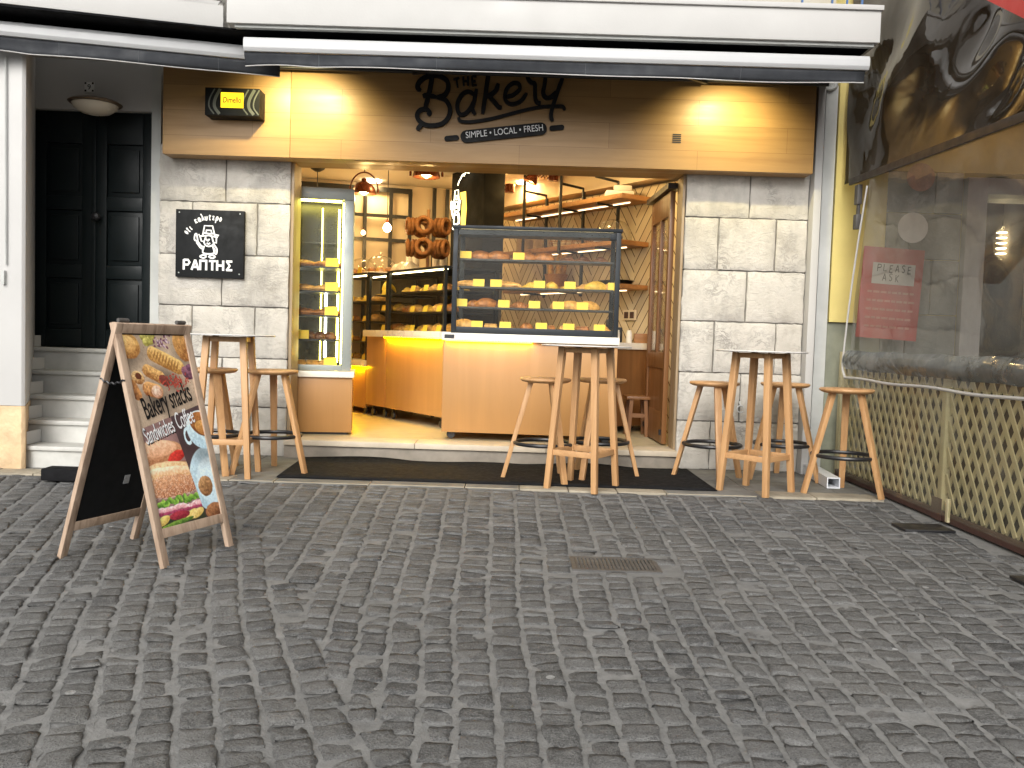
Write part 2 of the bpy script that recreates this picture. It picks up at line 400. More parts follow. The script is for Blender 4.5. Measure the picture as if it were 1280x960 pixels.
def mortar_mat():
    t = NT('sandy_mortar'); v = t.coord(); n = t.noise(v, 14, 6, .7); n2 = t.noise(v, .9, 4); n3 = t.noise(v, 120, 3, .7)
    col = t.ramp(n, [(.28, (.12,.12,.118)), (.42, (.20,.199,.193)), (.72, (.275,.273,.264))])
    col = t.mix(t.ramp(n2, [(.35, (.5,)*3), (.6, (0,)*3)]), col, (.13,.13,.127))
    return t.out(t.princ(col, .9, t.bump(t.math('ADD', n, n3), .6, .008), spec=.2))
M['mortar'] = mortar_mat()

M['crevice'] = plain('dark_crevice', (.03,.03,.029), .95, .4, 9, spec=.1)
M['darkvoid'] = plain('gap_shade_canvas', (.008,.008,.009), .9, .2, 4, spec=.1, bump=0)  # canopy fabric, its black also stands for the shaded gap under the slab
# ================================================================== GROUND
g = MB(); g.mm(-60, 60, -60, 60, -.3, -.0062); structure(g.build('ground', M['mortar']))
def cobbles():
    us = np.array([-1, -.94, -.5, 0, .5, .94, 1.0]); n = 7
    U, V = np.meshgrid(us, us)
    D = np.maximum(abs(U), abs(V)); rnd = 1 - .045*(U*U*V*V)
    drop = np.where(D > .95, -.0105, np.where(D > .8, -.0008, 0))
    vs = []; fs = []; tones = []; base = 0; jm = MB()
    idx = np.arange(n*n).reshape(n, n)
    quad = np.stack([idx[:-1,:-1], idx[:-1,1:], idx[1:,1:], idx[1:,:-1]], -1).reshape(-1, 4)
    s0 = np.array((-.947, 3.72)); sd = np.array((-.63, 1.4)); sd /= np.linalg.norm(sd); sn = np.array((sd[1], -sd[0]))
    for field, ang in ((1, 0.0), (-1, math.radians(-19))):
        ca, sa = math.cos(ang), math.sin(ang)
        def fan(a_, q_): return (-.03+.085*min(max(a_, -2.2), 2.0))*(q_-3.0) if field > 0 else 0.0
        def wid(q_): return max(.75, 1+.085*(q_-3.0)) if field > 0 else 1.0
        a = -9.0
        ci = 0
        while a < 9:
            w = .118*(1+.12*rng.standard_normal()*.6); b = -2 + rng.random()*.1; ci += 1
            ph = rng.random()*6
            prev = None; wv = .5
            for q in np.arange(-2, 9.5, .045):
                wob = .018*math.sin(q*1.3 + a*.6) + .006*math.sin(q*3.1)
                hwid = .0125*(1+.55*rng.standard_normal()*.6); zz_ = -.0035 - abs(rng.normal(0, .0025))
                P = []
                for e in (-hwid, hwid):
                    cxx = a + wob + fan(a, q) + e*wid(q); P.append((cxx*ca + q*sa, -cxx*sa + q*ca, zz_))
                cx0 = (P[0][0]+P[1][0])/2; cy0 = (P[0][1]+P[1][1])/2
                ok = -6 < cx0 < 2.74 and .9 < cy0 < 6.37 and field*np.dot(np.array((cx0, cy0)) - s0, sn) > .0
                if ok and GR[0]-.03 < cx0 < GR[1]+.03 and GR[2]-.03 < cy0 < GR[3]+.03: ok = False
                if ok and prev is not None: jm.add([prev[0], prev[1], P[1], P[0]], [(0, 1, 2, 3)])
                prev = P if ok else None
            while b < 9.5:
                L = .104*(1+.2*rng.standard_normal()*.7); L = min(max(L, .07), .15)
                cx = a + w/2; cy = b + L/2
                wob = .018*math.sin(cy*1.3 + a*.6) + .006*math.sin(cy*3.1)
                cxx = a + fan(a, cy) + (w/2 + .5*(fan(a+w, cy)-fan(a, cy)-0))*1.0 + wob
                x = cxx*ca + cy*sa; y = -cxx*sa + cy*ca
                b += L
                if not (-6 < x < 2.80 and .9 < y < 6.36): continue
                if x > 2.74: continue
                side = np.dot(np.array((x, y)) - s0, sn)
                if field*side < -.012: continue
                if GR[0]-.035 < x < GR[1]+.035 and GR[2]-.03 < y < GR[3]+.03: continue
                hw = w/2 + .5*(fan(a+w, cy)-fan(a, cy)) - .0075*(1+.6*rng.random()); hl = L/2 - .0020*(1+1.2*rng.random())
                J = rng.normal(0, .0044, (n, n, 2)); J[1:-1, 1:-1] *= .5
                sk = rng.normal(0, .06)
                px_ = U*hw*rnd + J[..., 0] + V*hl*sk; py_ = V*hl*rnd + J[..., 1]
                sunk = rng.random() < .05
                pz = drop + rng.normal(0, .0024) + U*rng.normal(0, .0022) + V*rng.normal(0, .0028) + rng.normal(0, .0009, (n, n)) - (.004 if sunk else 0)
                th = ang + rng.normal(0, .025); c2, s2 = math.cos(th), math.sin(th)
                vs.append(np.stack([x + px_*c2 + py_*s2, y - px_*s2 + py_*c2, pz], -1).reshape(-1, 3))
                fs.append(quad + base); base += n*n
                tones.append(np.full(n*n, min(1, max(0, .42 + .24*rng.standard_normal()))))
            a += w
    V_ = np.concatenate(vs); F_ = np.concatenate(fs)
    me = bpy.data.meshes.new('cobblestone_paving'); me.from_pydata(V_.tolist(), [], F_.tolist())
    at_ = me.attributes.new('tone', 'FLOAT', 'POINT'); at_.data.foreach_set('value', np.concatenate(tones))
    me.polygons.foreach_set('use_smooth', [True]*len(me.polygons)); me.materials.append(M['cobble']); me.update()
    structure(link('cobblestone_paving', me))
    # a bed of mortar flush round the drain grate
    x0, x1, y0, y1 = GR; o_ = .075; z = -.004
    for a in ((x0-o_, x1+o_, y0-o_, y0), (x0-o_, x1+o_, y1, y1+o_), (x0-o_, x0, y0, y1), (x1, x1+o_, y0, y1)):
        jm.add([(a[0],a[2],z),(a[1],a[2],z),(a[1],a[3],z),(a[0],a[3],z)], [(0,1,2,3)])
    structure(jm.build('joint_mortar', M['mortar']))
GR = (at(714, 706, Z=0).x, at(822, 706, Z=0).x, at(765, 714, Z=0).y, at(765, 697.5, Z=0).y)
cobbles()
pv = MB()
x = -6.0
while x < 2.74:
    w = .62 + .1*random.random(); x1 = min(x+w-.006, 2.75)
    for y0, y1 in ((6.63, 7.14), (7.147, 7.78)): pv.mm(x, x1, y0, y1, -.02, .006+.003*random.random())
    x += w
structure(pv.build('pavement', M['pave'], bevel=.004))
pe = MB(); x = -6.0; 
while x < 2.72:
    w = random.choice((.33,.36,.4,.7)); pe.cur = 1 if -2.0 < x < -.6 or random.random() < .18 else 0
    pe.mm(x, min(x+w-.007, 2.75), 6.39, 6.624, -.02, .008+.004*random.random()); x += w
structure(pe.build('pavement_edge', [M['pavecream'], M['pave']], bevel=.006))

# ================================================================== BAKERY BUILDING
FL = .17
BB = thing('bakery_building', 'bakery shopfront with pale rusticated stone piers and wide doorway open to the warm lit shop', 'building', (0, 7.7, 0))
ROWS = [0.005, .435, .862, 1.31, 1.755, 2.21, 2.70]
def pier(xl, xr, splits):
    b = MB(); b.cur = 1; b.mm(xl+.012, xr-.012, 7.722, 8.02, 0, 2.70); b.cur = 0
    for (z0, z1), sp in zip(zip(ROWS[:-1], ROWS[1:]), splits):
        xs = [xl] + sp + [xr]
        for a, c in zip(xs[:-1], xs[1:]):
            j = .006
            x0, x1 = a + (j if a > xl else 0), c - (j if c < xr else 0)
            pr = random.uniform(-.006, .006); nx, nz = 14, 9; zz0, zz1 = z0+j, z1-j
            def fn(u, v):
                e = min(u, 1-u)*(x1-x0); f = min(v, 1-v)*(zz1-zz0); d = min(e, f)
                y = 7.70 + pr + (.011 if d < .001 else (.004 if d < .03 else 0)) + random.gauss(0, .0022)
                jx = random.gauss(0, .0025) if 0 < v < 1 or 0 < u < 1 else 0
                return (x0 + u*(x1-x0) + jx, y, zz0 + v*(zz1-zz0) + random.gauss(0, .002))
            us = [0, .03, .1, .2, .3, .4, .5, .6, .7, .8, .9, .97, 1]
            W = len(us); vs = []; fs = []
            for v in [0, .05, .2, .35, .5, .65, .8, .95, 1]:
                for u in us: vs.append(fn(u, v))
            H = 9
            fs = [(j_*W+i, j_*W+i+1, (j_+1)*W+i+1, (j_+1)*W+i) for j_ in range(H-1) for i in range(W-1)]
            rim = [i for i in range(W)] + [k*W+W-1 for k in range(1, H)] + [(H-1)*W+i for i in range(W-2, -1, -1)] + [k*W for k in range(H-2, 0, -1)]
            base = len(vs)
            for r in rim: p = vs[r]; vs.append((p[0], 8.018, p[2]))
            n = len(rim)
            for k in range(n): fs.append((rim[k], base+k, base+(k+1) % n, rim[(k+1) % n]))
            b.add(vs, fs)
    return b.build('stone_pier', [M['block'], M['joint']], BB, smooth=True, ang=50)
def PX(px, y, Y): return at(px, y, Y=Y).x
PLx0, PLx1 = PX(198, 300, 7.7), PX(361, 300, 7.7)
PRx0, PRx1 = PX(856, 300, 7.7), PX(1009, 300, 7.7)
def sp(side, *pxs):   # split given at their own row
    return [PX(p, y, 7.7) for p, y in pxs]
pier(PLx0, PLx1, [sp(0, (240, 550), (312, 550)), sp(0, (277, 475)), sp(0, (239, 415), (318, 415)), sp(0, (277, 350)), sp(0, (240, 285), (321, 285)), sp(0, (282, 225))])
pier(PRx0, PRx1, [sp(0, (887, 560), (962, 560)), sp(0, (925, 495)), sp(0, (892, 435), (969, 435)), sp(0, (933, 370)), sp(0, (898, 305), (970, 305)), sp(0, (938, 245))])
# timber opening posts on the inner edges of the piers
op = MB(); op.mm(PRx0-.026, PRx0-.003, 7.735, 7.99, FL, 2.66); op.mm(PLx1+.003, PLx1+.03, 7.735, 7.99, FL, 2.66)
op.split_build('door_post', wood('post_wood', (.33,.25,.16), (.25,.17,.09)), BB, bevel=.003)
# step and threshold
st = MB(); st.mm(PLx1+.004, PRx0-.004, 7.64, 8.2, .0, .118); st.build('step_riser', M['riser'], BB, bevel=.004)
st = MB()
xs = np.linspace(PLx1+.004, PRx0-.004, 4)
for a, c in zip(xs[:-1], xs[1:]): st.mm(a+.0015, c-.0015, 7.61, 7.95, .121, FL)
st.build('threshold_slab', M['stonestep'], BB, bevel=.006)
fl = MB(); fl.mm(-4.6, 3.2, 7.955, 13.2, .0, FL-.004); fl.build('shop_floor', M['tilefloor'], BB)
cl = MB(); cl.mm(-4.6, 3.2, 7.9, 13.2, 3.05, 3.3); cl.build('shop_ceiling', M['ceiling'], BB)
# fascia board
FX0, FX1 = PX(203, 190, 7.5), PX(1016, 215, 7.5); FZ0 = at(610, 204.5, Y=7.5).z
fb = MB(); seam = PX(363, 150, 7.5)
fb.mm(FX0, seam-.0015, 7.5, 7.70-.002, FZ0, 3.36); fb.mm(seam+.0015, FX1, 7.5, 7.70-.002, FZ0, 3.36)
fb.mm(FX0+.02, FX1-.02, 7.702, 7.9, FZ0+.02, 3.36)
fb.build('fascia_board', M['oak'], BB, bevel=.003)
sf = MB(); sf.mm(PLx1+.0, PRx0-.0, 7.704, 7.96, FZ0+.004, FZ0+.019); sf.build('fascia_soffit', M['oak'], BB)
vt = MB()
vc = at(846, 173, Y=7.498)
for k in range(5): vt.box((vc.x, 7.497, vc.z+(k-2)*.016), (.07, .006, .008))
vt.build('air_vent', M['black'], BB)
# white trim to the right of the right pier and upper wall
tr = MB(); tr.mm(PRx1+.006, PX(1024, 300, 7.6), 7.6, 7.9, .0, 3.36); tr.build('white_pilaster', M['slab'], BB, bevel=.004)
pc_ = at(1037, 103, Y=7.66); tr = MB(); tr.tube([(pc_.x+.06*math.cos(a), 7.655, pc_.z+.06*math.sin(a)) for a in np.linspace(0, 2*PI, 24, endpoint=False)], .016, 8, True); tr.lathe([(0,0),(.05,0),(.05,.02),(0,.02)], (pc_.x, 7.675, pc_.z), 20, Matrix.Rotation(PI/2, 3, 'X')); tr.split_build('pipe_end', M['greytrim'], BB, smooth=True)
tr = MB(); tr.mm(PX(1025.5, 300, 7.66), PX(1040, 300, 7.66), 7.68, 7.9, .0, 3.36); tr.build('grey_strip', M['greytrim'], BB)
# slab of the balcony above
SLx0, SLx1 = PX(283, 20, 6.5), PX(1101, 35, 6.5); SZ0 = at(700, 41, Y=6.5).z
sb = MB(); sb.mm(SLx0, SLx1, 6.5, 7.9, SZ0, SZ0+.225); sb.mm(SLx0-.01, SLx1+.012, 6.48, 7.9, SZ0+.2255, SZ0+.262)
sb.build('balcony_slab', M['slab'], BB, bevel=.006)
sb = MB(); sb.mm(SLx0+.05, SLx1-.03, 6.53, 6.575, SZ0-.02, SZ0-.002); sb.build('slab_soffit', M['greytrim'], BB)
wl = MB(); wl.mm(SLx0, PX(1068, 20, 7.9), 7.905, 8.2, 3.30, 6.5); wl.build('upper_wall', plain('cream_upper_wall', (.46,.43,.36), .8, .1, 2), BB)
rl = MB()
zt = SZ0+.262
for k in (0, 1, 2, 4, 26): rl.bar((SLx1-.1-.11*k, 6.62, zt), (SLx1-.1-.11*k, 6.62, zt+.9), .014, .014)
rl.mm(SLx0+.1, SLx1-.08, 6.60, 6.64, zt+.9, zt+.94); None
rl.build('balcony_railing', M['blue'], BB)
# interior walls  (the room is turned about 35 degrees to the street)
A35 = math.radians(35); UU = Vector((-math.sin(A35), math.cos(A35), 0)); VV = Vector((math.cos(A35), math.sin(A35), 0))
W0 = Vector((1.50, 9.35, FL))
def wall_obj(name, mat, o, ux, L0, L1, z0, z1, th, parent):
    # local x along ux so the pattern follows the wall
    b = MB(); b.mm(L0, L1, 0, th, 0, z1-z0)
    ob = b.build(name, mat, parent, world=False)
    mw = Matrix.Identity(4); nz = Vector((0,0,1)); ny = nz.cross(Vector(ux))
    for i in range(3): mw[i][0] = ux[i]; mw[i][1] = ny[i]; mw[i][2] = nz[i]; mw[i][3] = (o[0], o[1], z0)[i]
    ob.matrix_local = WM[parent.name].inverted() @ mw; WM[ob.name] = mw
    return ob
wall_obj('chevron_wall', M['chevron'], W0, -UU, -4.0, 1.72, FL, 2.78, .1, BB)
wall_obj('upper_bulkhead', M['interior'], W0 - VV*.14, -UU, -4.0, 1.6, 2.81, 3.045, .5, BB)
A15 = math.radians(15); B0 = at(441, 236, Y=11.36); BU = Vector((math.cos(A15), math.sin(A15), 0))
wall_obj('back_wall', M['interior'], Vector((B0.x, B0.y, 0)), BU, -3, 3.2, FL, 3.045, .1, BB)
wl = MB(); wl.mm(-4.6, -4.5, 8.03, 13.2, FL, 3.045); wl.mm(-4.5, -4.2, 8.03, 8.13, FL, 3.045); wl.build('side_wall', M['interior'], BB)
wl = MB(); wl.mm(-4.2, PLx1-.02, 8.021, 8.029, FL, 3.045); wl.mm(PRx0+.02, 3.2, 8.03, 8.1, FL, 3.045); wl.mm(3.12, 3.2, 8.1, 13.2, FL, 3.045); wl.split_build('front_wall_lining', M['interior'], BB)
wl = MB(); wl.mm(PLx1-.02, PRx0+.02, 7.964, 8.03, FZ0+.06, 3.045); wl.build('lintel_lining', M['interior'], BB)
# black grid of glazing bars in front of the back wall
gr = MB(); nB = Vector((BU.y, -BU.x, 0))
def bp(s, z, off=.05): q = Vector((B0.x, B0.y, 0)) + BU*s + nB*off; q.z = z; return q
def s_of(px, py):   # distance along the back wall under a pixel
    d = RIGHT*(px-640)+UPV*(480-py)+fwd*F; o = Vector((B0.x, B0.y, 0))
    n = nB; t = (o - Vector((0,0,0))).dot(n)/d.dot(n); p = CAM + d*t; return (p - o).dot(BU), p.z
for px, top in ((378, 0), (416, 0), (455, 0), (487, 0), (511, 0), (541, 1), (557, 1)):
    s, _ = s_of(px, 300); gr.bar(bp(s, FL), bp(s, 2.96 if not top else 3.03), .045, .045, BU)
for py in (239, 253, 269, 299):
    _, z = s_of(455, py) if py != 239 else (0, 2.965)
    s0 = s_of(330, 300)[0]; s1 = s_of(513, 300)[0]
    if py in (239, 269, 299): gr.bar(bp(s0, z, .052), bp(s1, z, .052), .04, .04 if py != 239 else .06)
_, z = s_of(455, 341)
gr.build('glazing_bars', M['black'], BB)
# folding glazed door leaf standing open at the right
D0 = at(838, 556, Z=FL); D1 = Vector((at(812, 543, Z=FL).x, 8.92, FL)); D0.z = FL; D0.y = 8.06
D0.x = PRx0 - .052; D1.x = D0.x - .035
dt = (D1-D0); dl = dt.length; dt.normalize(); dn = Vector((-dt.y, dt.x, 0))
def dleaf(mb, s0, s1, z0, z1, th, off=0):
    p = [D0+dt*s0+dn*(off-th/2), D0+dt*s1+dn*(off-th/2), D0+dt*s1+dn*(off+th/2), D0+dt*s0+dn*(off+th/2)]
    mb.add([Vector((q.x, q.y, FL+z)) for z in (z0, z1) for q in p], [(0,3,2,1),(4,5,6,7),(0,1,5,4),(1,2,6,5),(2,3,7,6),(3,0,4,7)])
d = MB(); h = 2.32
dleaf(d, 0, .075, .01, h, .045); dleaf(d, dl-.075, dl, .01, h, .045); dleaf(d, .0765, dl-.0765, .01, .30, .041); dleaf(d, .0765, dl-.0765, h-.22, h-.001, .041)
dleaf(d, .0765, dl-.0765, .70, .85, .041); dleaf(d, dl/2-.03, dl/2+.03, .8515, h-.2215, .04)
door = d.build('folding_door', M['doorwood'], BB, bevel=.004)
d = MB(); dleaf(d, .077, dl-.077, .302, .698, .022); d.build('door_panel', M['doorwood'], door)
d = MB(); dleaf(d, .077, dl/2-.031, .852, h-.222, .008); dleaf(d, dl/2+.031, dl-.077, .852, h-.222, .008); d.build('door_glass', M['glass'], door)
d = MB()
for s in (.04, dl-.04):
    q = D0+dt*s; d.lathe([(.012, 0), (.012, .05)], (q.x-.03, q.y, FL+.09), 10)
d.split_build('floor_bolt', M['steel'], door)
d = MB(); dleaf(d, -.05, dl+.1, h+.01, h+.06, .12); d.build('door_head_rail', M['black'], BB)
# dark pillar with the lit emblem
Pc = Vector((-.38, 10.0, 0)); pl = MB()
q0, q1 = Pc, Pc + UU*.71; q2 = q1 + VV*.28; q3 = q0 + VV*.28
pl.add([Vector((q.x, q.y, z)) for z in (FL, 3.045) for q in (q0, q1, q2, q3)], [(0,3,2,1),(4,5,6,7),(0,1,5,4),(1,2,6,5),(2,3,7,6),(3,0,4,7)])
pl.build('dark_pillar', plain('charcoal_pillar', (.010,.010,.010), .7, .2, 3, spec=.15), BB, bevel=.004)

# emblem figure shared by the pillar sign and the wall plaque: little figure in a tall brimmed hat
EMB = [  # strokes in a 0..10 box (x right, y up)
 [(3.2,6.5),(3.75,9.7),(6.1,9.7),(6.9,6.6)], [(3.5,7.6),(4.3,7.5),(5.5,7.4),(6.6,7.5)], [(4.3,7.5),(4.3,8.4),(5.7,8.4),(5.9,7.5)],
 [(2.1,7.2),(2.4,6.6),(5.0,6.9),(7.6,6.4),(7.9,7.0),(6.9,7.2)], [(2.5,6.6),(2.9,5.2),(3.7,5.1),(4.2,6.5)], [(6.0,6.5),(6.4,5.0),(7.3,4.7),(7.3,6.2)],
 [(4.3,5.9),(4.8,5.3),(5.3,5.9)], [(4.5,4.7),(5.0,4.4),(5.5,4.7)], [(3.6,5.0),(4.2,4.0),(5.2,3.7),(6.2,4.1),(6.7,4.9)],
 [(1.9,5.0),(2.8,3.9),(3.7,3.3)], [(1.9,5.0),(.9,5.6),(1.1,7.1),(1.5,7.2),(1.7,6.3),(1.9,5.0)], [(1.5,4.8),(2.6,3.3),(3.6,2.7)],
 [(6.6,4.3),(7.5,3.0),(7.4,1.6),(6.9,1.7),(6.9,2.8),(6.3,3.6)], [(3.8,3.8),(3.4,1.9),(5.0,1.5),(6.7,1.9),(6.3,3.8)],
 [(3.4,1.9),(4.0,1.3),(4.5,1.2)], [(6.7,1.9),(6.1,1.3),(5.5,1.2)],
 [(4.6,.7),(3.6,1.15),(2.6,.7),(3.6,.25),(4.6,.7)], [(7.2,.7),(6.2,1.15),(5.2,.7),(6.2,.25),(7.2,.7)] ]
def emblem(mb, o, ux, uy, s, w, th, tube=False, nz=None):
    for i, stt in enumerate(EMB):
        pts = cr(stt, 4) if len(stt) > 3 or i in (6, 7) else [np.array(p, float) for p in stt]
        if i in (0, 2, 3, 4, 5): pts = [np.array(p, float) for p in stt]
        if tube: mb.tube([Vector(o)+Vector(ux)*float(p[0]*s)+Vector(uy)*float(p[1]*s) for p in pts], w/2, 6)
        else:
            nzz = Vector(ux).cross(Vector(uy)).normalized()
            mb.ribbon([p*s for p in pts], w, Vector(o)+nzz*(.0004*i), ux, uy, th)
def script(mb, words, o, ux, uy, w, th, k0=0):
    nzz = Vector(ux).cross(Vector(uy)).normalized()
    for i, stt in enumerate(words):
        pts = cr(stt, 5) if len(stt) > 2 else [np.array(p, float) for p in stt]
        mb.ribbon(pts, w, Vector(o)+nzz*(.0004*(i+k0)), ux, uy, th)
NS = thing('neon_emblem', 'white lit emblem of small hatted figure glowing on the dark pillar inside the shop', 'sign', tuple(q0 + UU*.36 + Vector((0,0,2.0))))
nux = -UU*.65; nuy = Vector((0,0,1)); no = q0 + UU*.67 - VV*.05
nb_ = MB(); no.z = at(570, 288, Y=10.4).z
emblem(nb_, no, nux, nuy, .048, .010, .02, tube=True); nb_.build('neon_figure', M['neon'], NS)
nb_ = MB(); o2 = no + VV*.02
nb_.prism([(x*.048, y*.048) for x, y in ((.6,5),(1,7.4),(3.2,7),(3.7,9.9),(6.3,9.9),(7,7.4),(8,7.2),(7.5,3),(7.5,.2),(2.4,.2),(3,3))], o2, nux, nuy, .012)
nb_.build('backing_plate', M['slate'], NS)
nb_ = MB(); o2 = no + VV*.042
nb_.prism([(x*.048, y*.048) for x, y in ((5,.6),(5,9.2),(9.4,9.2),(10.2,5),(9.6,.6))], o2, nux, nuy, .004)
nb_.build('halo_glow', emit('halo_glow', (1,.66,.10), 1.6), NS)  # glowing plate paints the halo of light beside the figure
nb_ = MB()
script(nb_, [[(.28,.52),(.32,.56),(.36,.585)], [(.36,.58),(.42,.62),(.47,.63)], [(.48,.61),(.54,.645),(.59,.64),(.66,.63)]], no, nux, nuy, .014, .006); nb_.split_build('neon_script', M['neon'], NS)

# ================================================================== FASCIA LETTERING
def fz(mb_px):  # pixel of the logo crop -> photo pixel
    return (510 + mb_px[0]/6.095, 80 + mb_px[1]/6.095)
SG = thing('bakery_sign', 'raised black THE Bakery script lettering with rolling pin on the oak fascia', 'sign', tuple(at(612, 150, Y=7.498)))
def logo_xy(p):
    q = at(*fz(p), Y=7.47); return (q.x, q.z)
LET = {
 'letter_B': ([[(185,70),(172,160),(150,260),(128,340)], [(95,200),(72,180),(82,140),(120,105),(180,85),(245,92),(298,130),(305,190),(275,235),(215,255)],
               [(215,252),(150,235),(112,245)], [(215,252),(280,270),(318,330),(310,400),(265,450),(200,468),(130,462),(80,425),(70,385),(95,350),(140,345),(165,370),(150,388)], [(105,460),(85,480),(72,505)]], 33),
 'letter_a': ([[(500,230),(460,210),(415,230),(380,290),(378,350),(400,385),(440,375),(480,330),(510,265)], [(522,190),(505,280),(490,340),(512,385)]], 30),
 'letter_k': ([[(618,50),(600,160),(585,270),(568,380)], [(688,150),(670,200),(630,235),(590,250)], [(615,240),(660,290),(690,325),(715,330)]], 32),
 'letter_e': ([[(740,250),(800,235),(850,190),(842,150),(800,145),(755,185),(738,245),(755,290),(800,305),(860,280),(905,220)]], 28),
 'letter_r': ([[(905,60),(915,110),(940,140),(965,150),(968,200),(970,260),(985,292),(1012,296)]], 30),
 'letter_y': ([[(1050,80),(1040,160),(1030,220),(1050,255),(1090,250),(1130,210)], [(1190,75),(1150,180),(1120,270),(1095,350),(1090,400),(1100,435)]], 30),
 'underline': ([[(385,405),(400,435),(480,440),(620,420),(780,380),(920,345),(1040,325),(1140,322),(1180,325),(1195,350)]], 24),
}
sgp = Vector((0, 7.497, 0))
kk = 0
for nm, (sts, w) in LET.items():
    lm = MB()
    for stt in sts:
        pts = cr([logo_xy(p) for p in stt], 7); wpx = w/6.095*7.47/1100
        n = len(pts); tp = [min(1, .72+.28*min(i, n-1-i)/3) for i in range(n)]
        lm.ribbon(pts, wpx, (0, 7.497 - .0011*kk, 0), (1,0,0), (0,0,1), .03, tp); kk = (kk+1) % 9
    lm.build(nm, M['black_let'], SG)
lm = MB()
for stt in ([(345,118),(390,102)], [(368,112),(378,178)], [(420,95),(424,165)], [(455,90),(458,162)], [(422,130),(456,126)], [(487,92),(490,165)], [(487,94),(522,90)], [(489,130),(515,126)], [(490,162),(524,158)]):
    lm.ribbon([logo_xy(p) for p in stt], .016, (0, 7.497-.0011*kk, 0), (1,0,0), (0,0,1), .02); kk = (kk+1) % 9
lm.build('small_lettering', M['black_let'], SG)
def rounded(p0, p1, r, n=8):
    p0 = np.array(p0); p1 = np.array(p1); t = (p1-p0)/np.linalg.norm(p1-p0); q = np.array((-t[1], t[0])); out = []
    for k in range(n+1): a = PI/2 + PI*k/n; out.append(p0 + r*(t*math.cos(a)+q*math.sin(a)))
    for k in range(n+1): a = -PI/2 + PI*k/n; out.append(p1 + r*(t*math.cos(a)+q*math.sin(a)))
    return [(float(a), float(b)) for a, b in out]
lm = MB(); e = 1/6.095*7.47/1100
lm.prism(rounded(logo_xy((446,551)), logo_xy((1012,492)), 46*e), (0, 7.497, 0), (1,0,0), (0,0,1), .028)
pin = lm.build('rolling_pin_plaque', M['black_let'], SG)
lm = MB(); 
lm.prism(rounded(logo_xy((295,566)), logo_xy((368,559)), 19*e), (0, 7.497, 0), (1,0,0), (0,0,1), .022); lm.prism(rounded(logo_xy((1096,487)), logo_xy((1172,480)), 19*e), (0, 7.497, 0), (1,0,0), (0,0,1), .022)
lm.split_build('rolling_pin_handle', M['black_let'], SG)
a0 = Vector((*logo_xy((440,566)), 0)); a1 = Vector((*logo_xy((1030,507)), 0)); dirv = (a1-a0).normalized(); L = (a1-a0).length
ux = Vector((dirv.x, 0, dirv.y)); uy = Vector((-dirv.y, 0, dirv.x))
lm = MB(); text_mesh(lm, 'SIMPLE \u2022 LOCAL \u2022 FRESH', (a0.x, 7.468, a0.y), ux, uy, .075, .003)
w = max(Vector((v[0]-a0.x, 0, v[2]-a0.y)).dot(ux) for v in lm.v); k = L/w
lm.v = [tuple(Vector((a0.x, v[1], a0.y)) + ux*(Vector((v[0]-a0.x,0,v[2]-a0.y)).dot(ux)*k) + uy*(Vector((v[0]-a0.x,0,v[2]-a0.y)).dot(uy)*1.0)) for v in lm.v]
lm.build('motto_lettering', M['white_let'], pin)

# box sign of the coffee brand
BX = thing('box_sign', 'black box sign with small yellow name panel at the left end of the fascia', 'sign', tuple(at(290, 132, Y=7.4)))
b0 = at(256, 136, Y=7.33); b1 = at(324, 144, Y=7.33); zt_, zb_ = at(290, 110, Y=7.33).z, at(290, 144.5, Y=7.33).z
b = MB(); b.mm(b0.x, b1.x, 7.33, 7.497, zb_, zt_); b.build('case', M['slate'], BX, bevel=.003)
b = MB(); W_ = b1.x-b0.x; H_ = zt_-zb_
for k, (sx, ph) in enumerate(((.1,.1),(.2,.16),(.72,.05),(.83,.10),(.92,.02))):
    pts = cr([(W_*sx+W_*.07, .01), (W_*(sx-.02), H_*.3), (W_*(sx-.01), H_*.6), (W_*(sx+.08), H_-.01)], 5)
    b.ribbon(pts, W_*(.025+.03*(k % 2)), (b0.x, 7.3285, zb_), (1,0,0), (0,0,1), .001)
b.split_build('swirl_print', plain('grey_print', (.10,.11,.10), .5, .3, 6, bump=0), BX)
b = MB(); b.mm(b0.x+W_*.30, b0.x+W_*.71, 7.318, 7.3275, zb_+H_*.28, zb_+H_*.82); b.build('name_panel', emit('lit_yellow', (1,.62,.02), 1.3), BX)
b = MB(); text_mesh(b, 'Dimello', (0,0,0), (1,0,0), (0,0,1), 1.0, .002, 1.0, shear=.12, bold=.012)
wx = max(v[0] for v in b.v); b.v = [(b0.x+W_*.335+v[0]/wx*W_*.34, 7.3165+v[1], zb_+H_*.45+v[2]*H_*.30) for v in b.v]
b.build('name_lettering', plain('maroon_ink', (.09,.012,.01), .6, .05, 5, bump=0), BX)

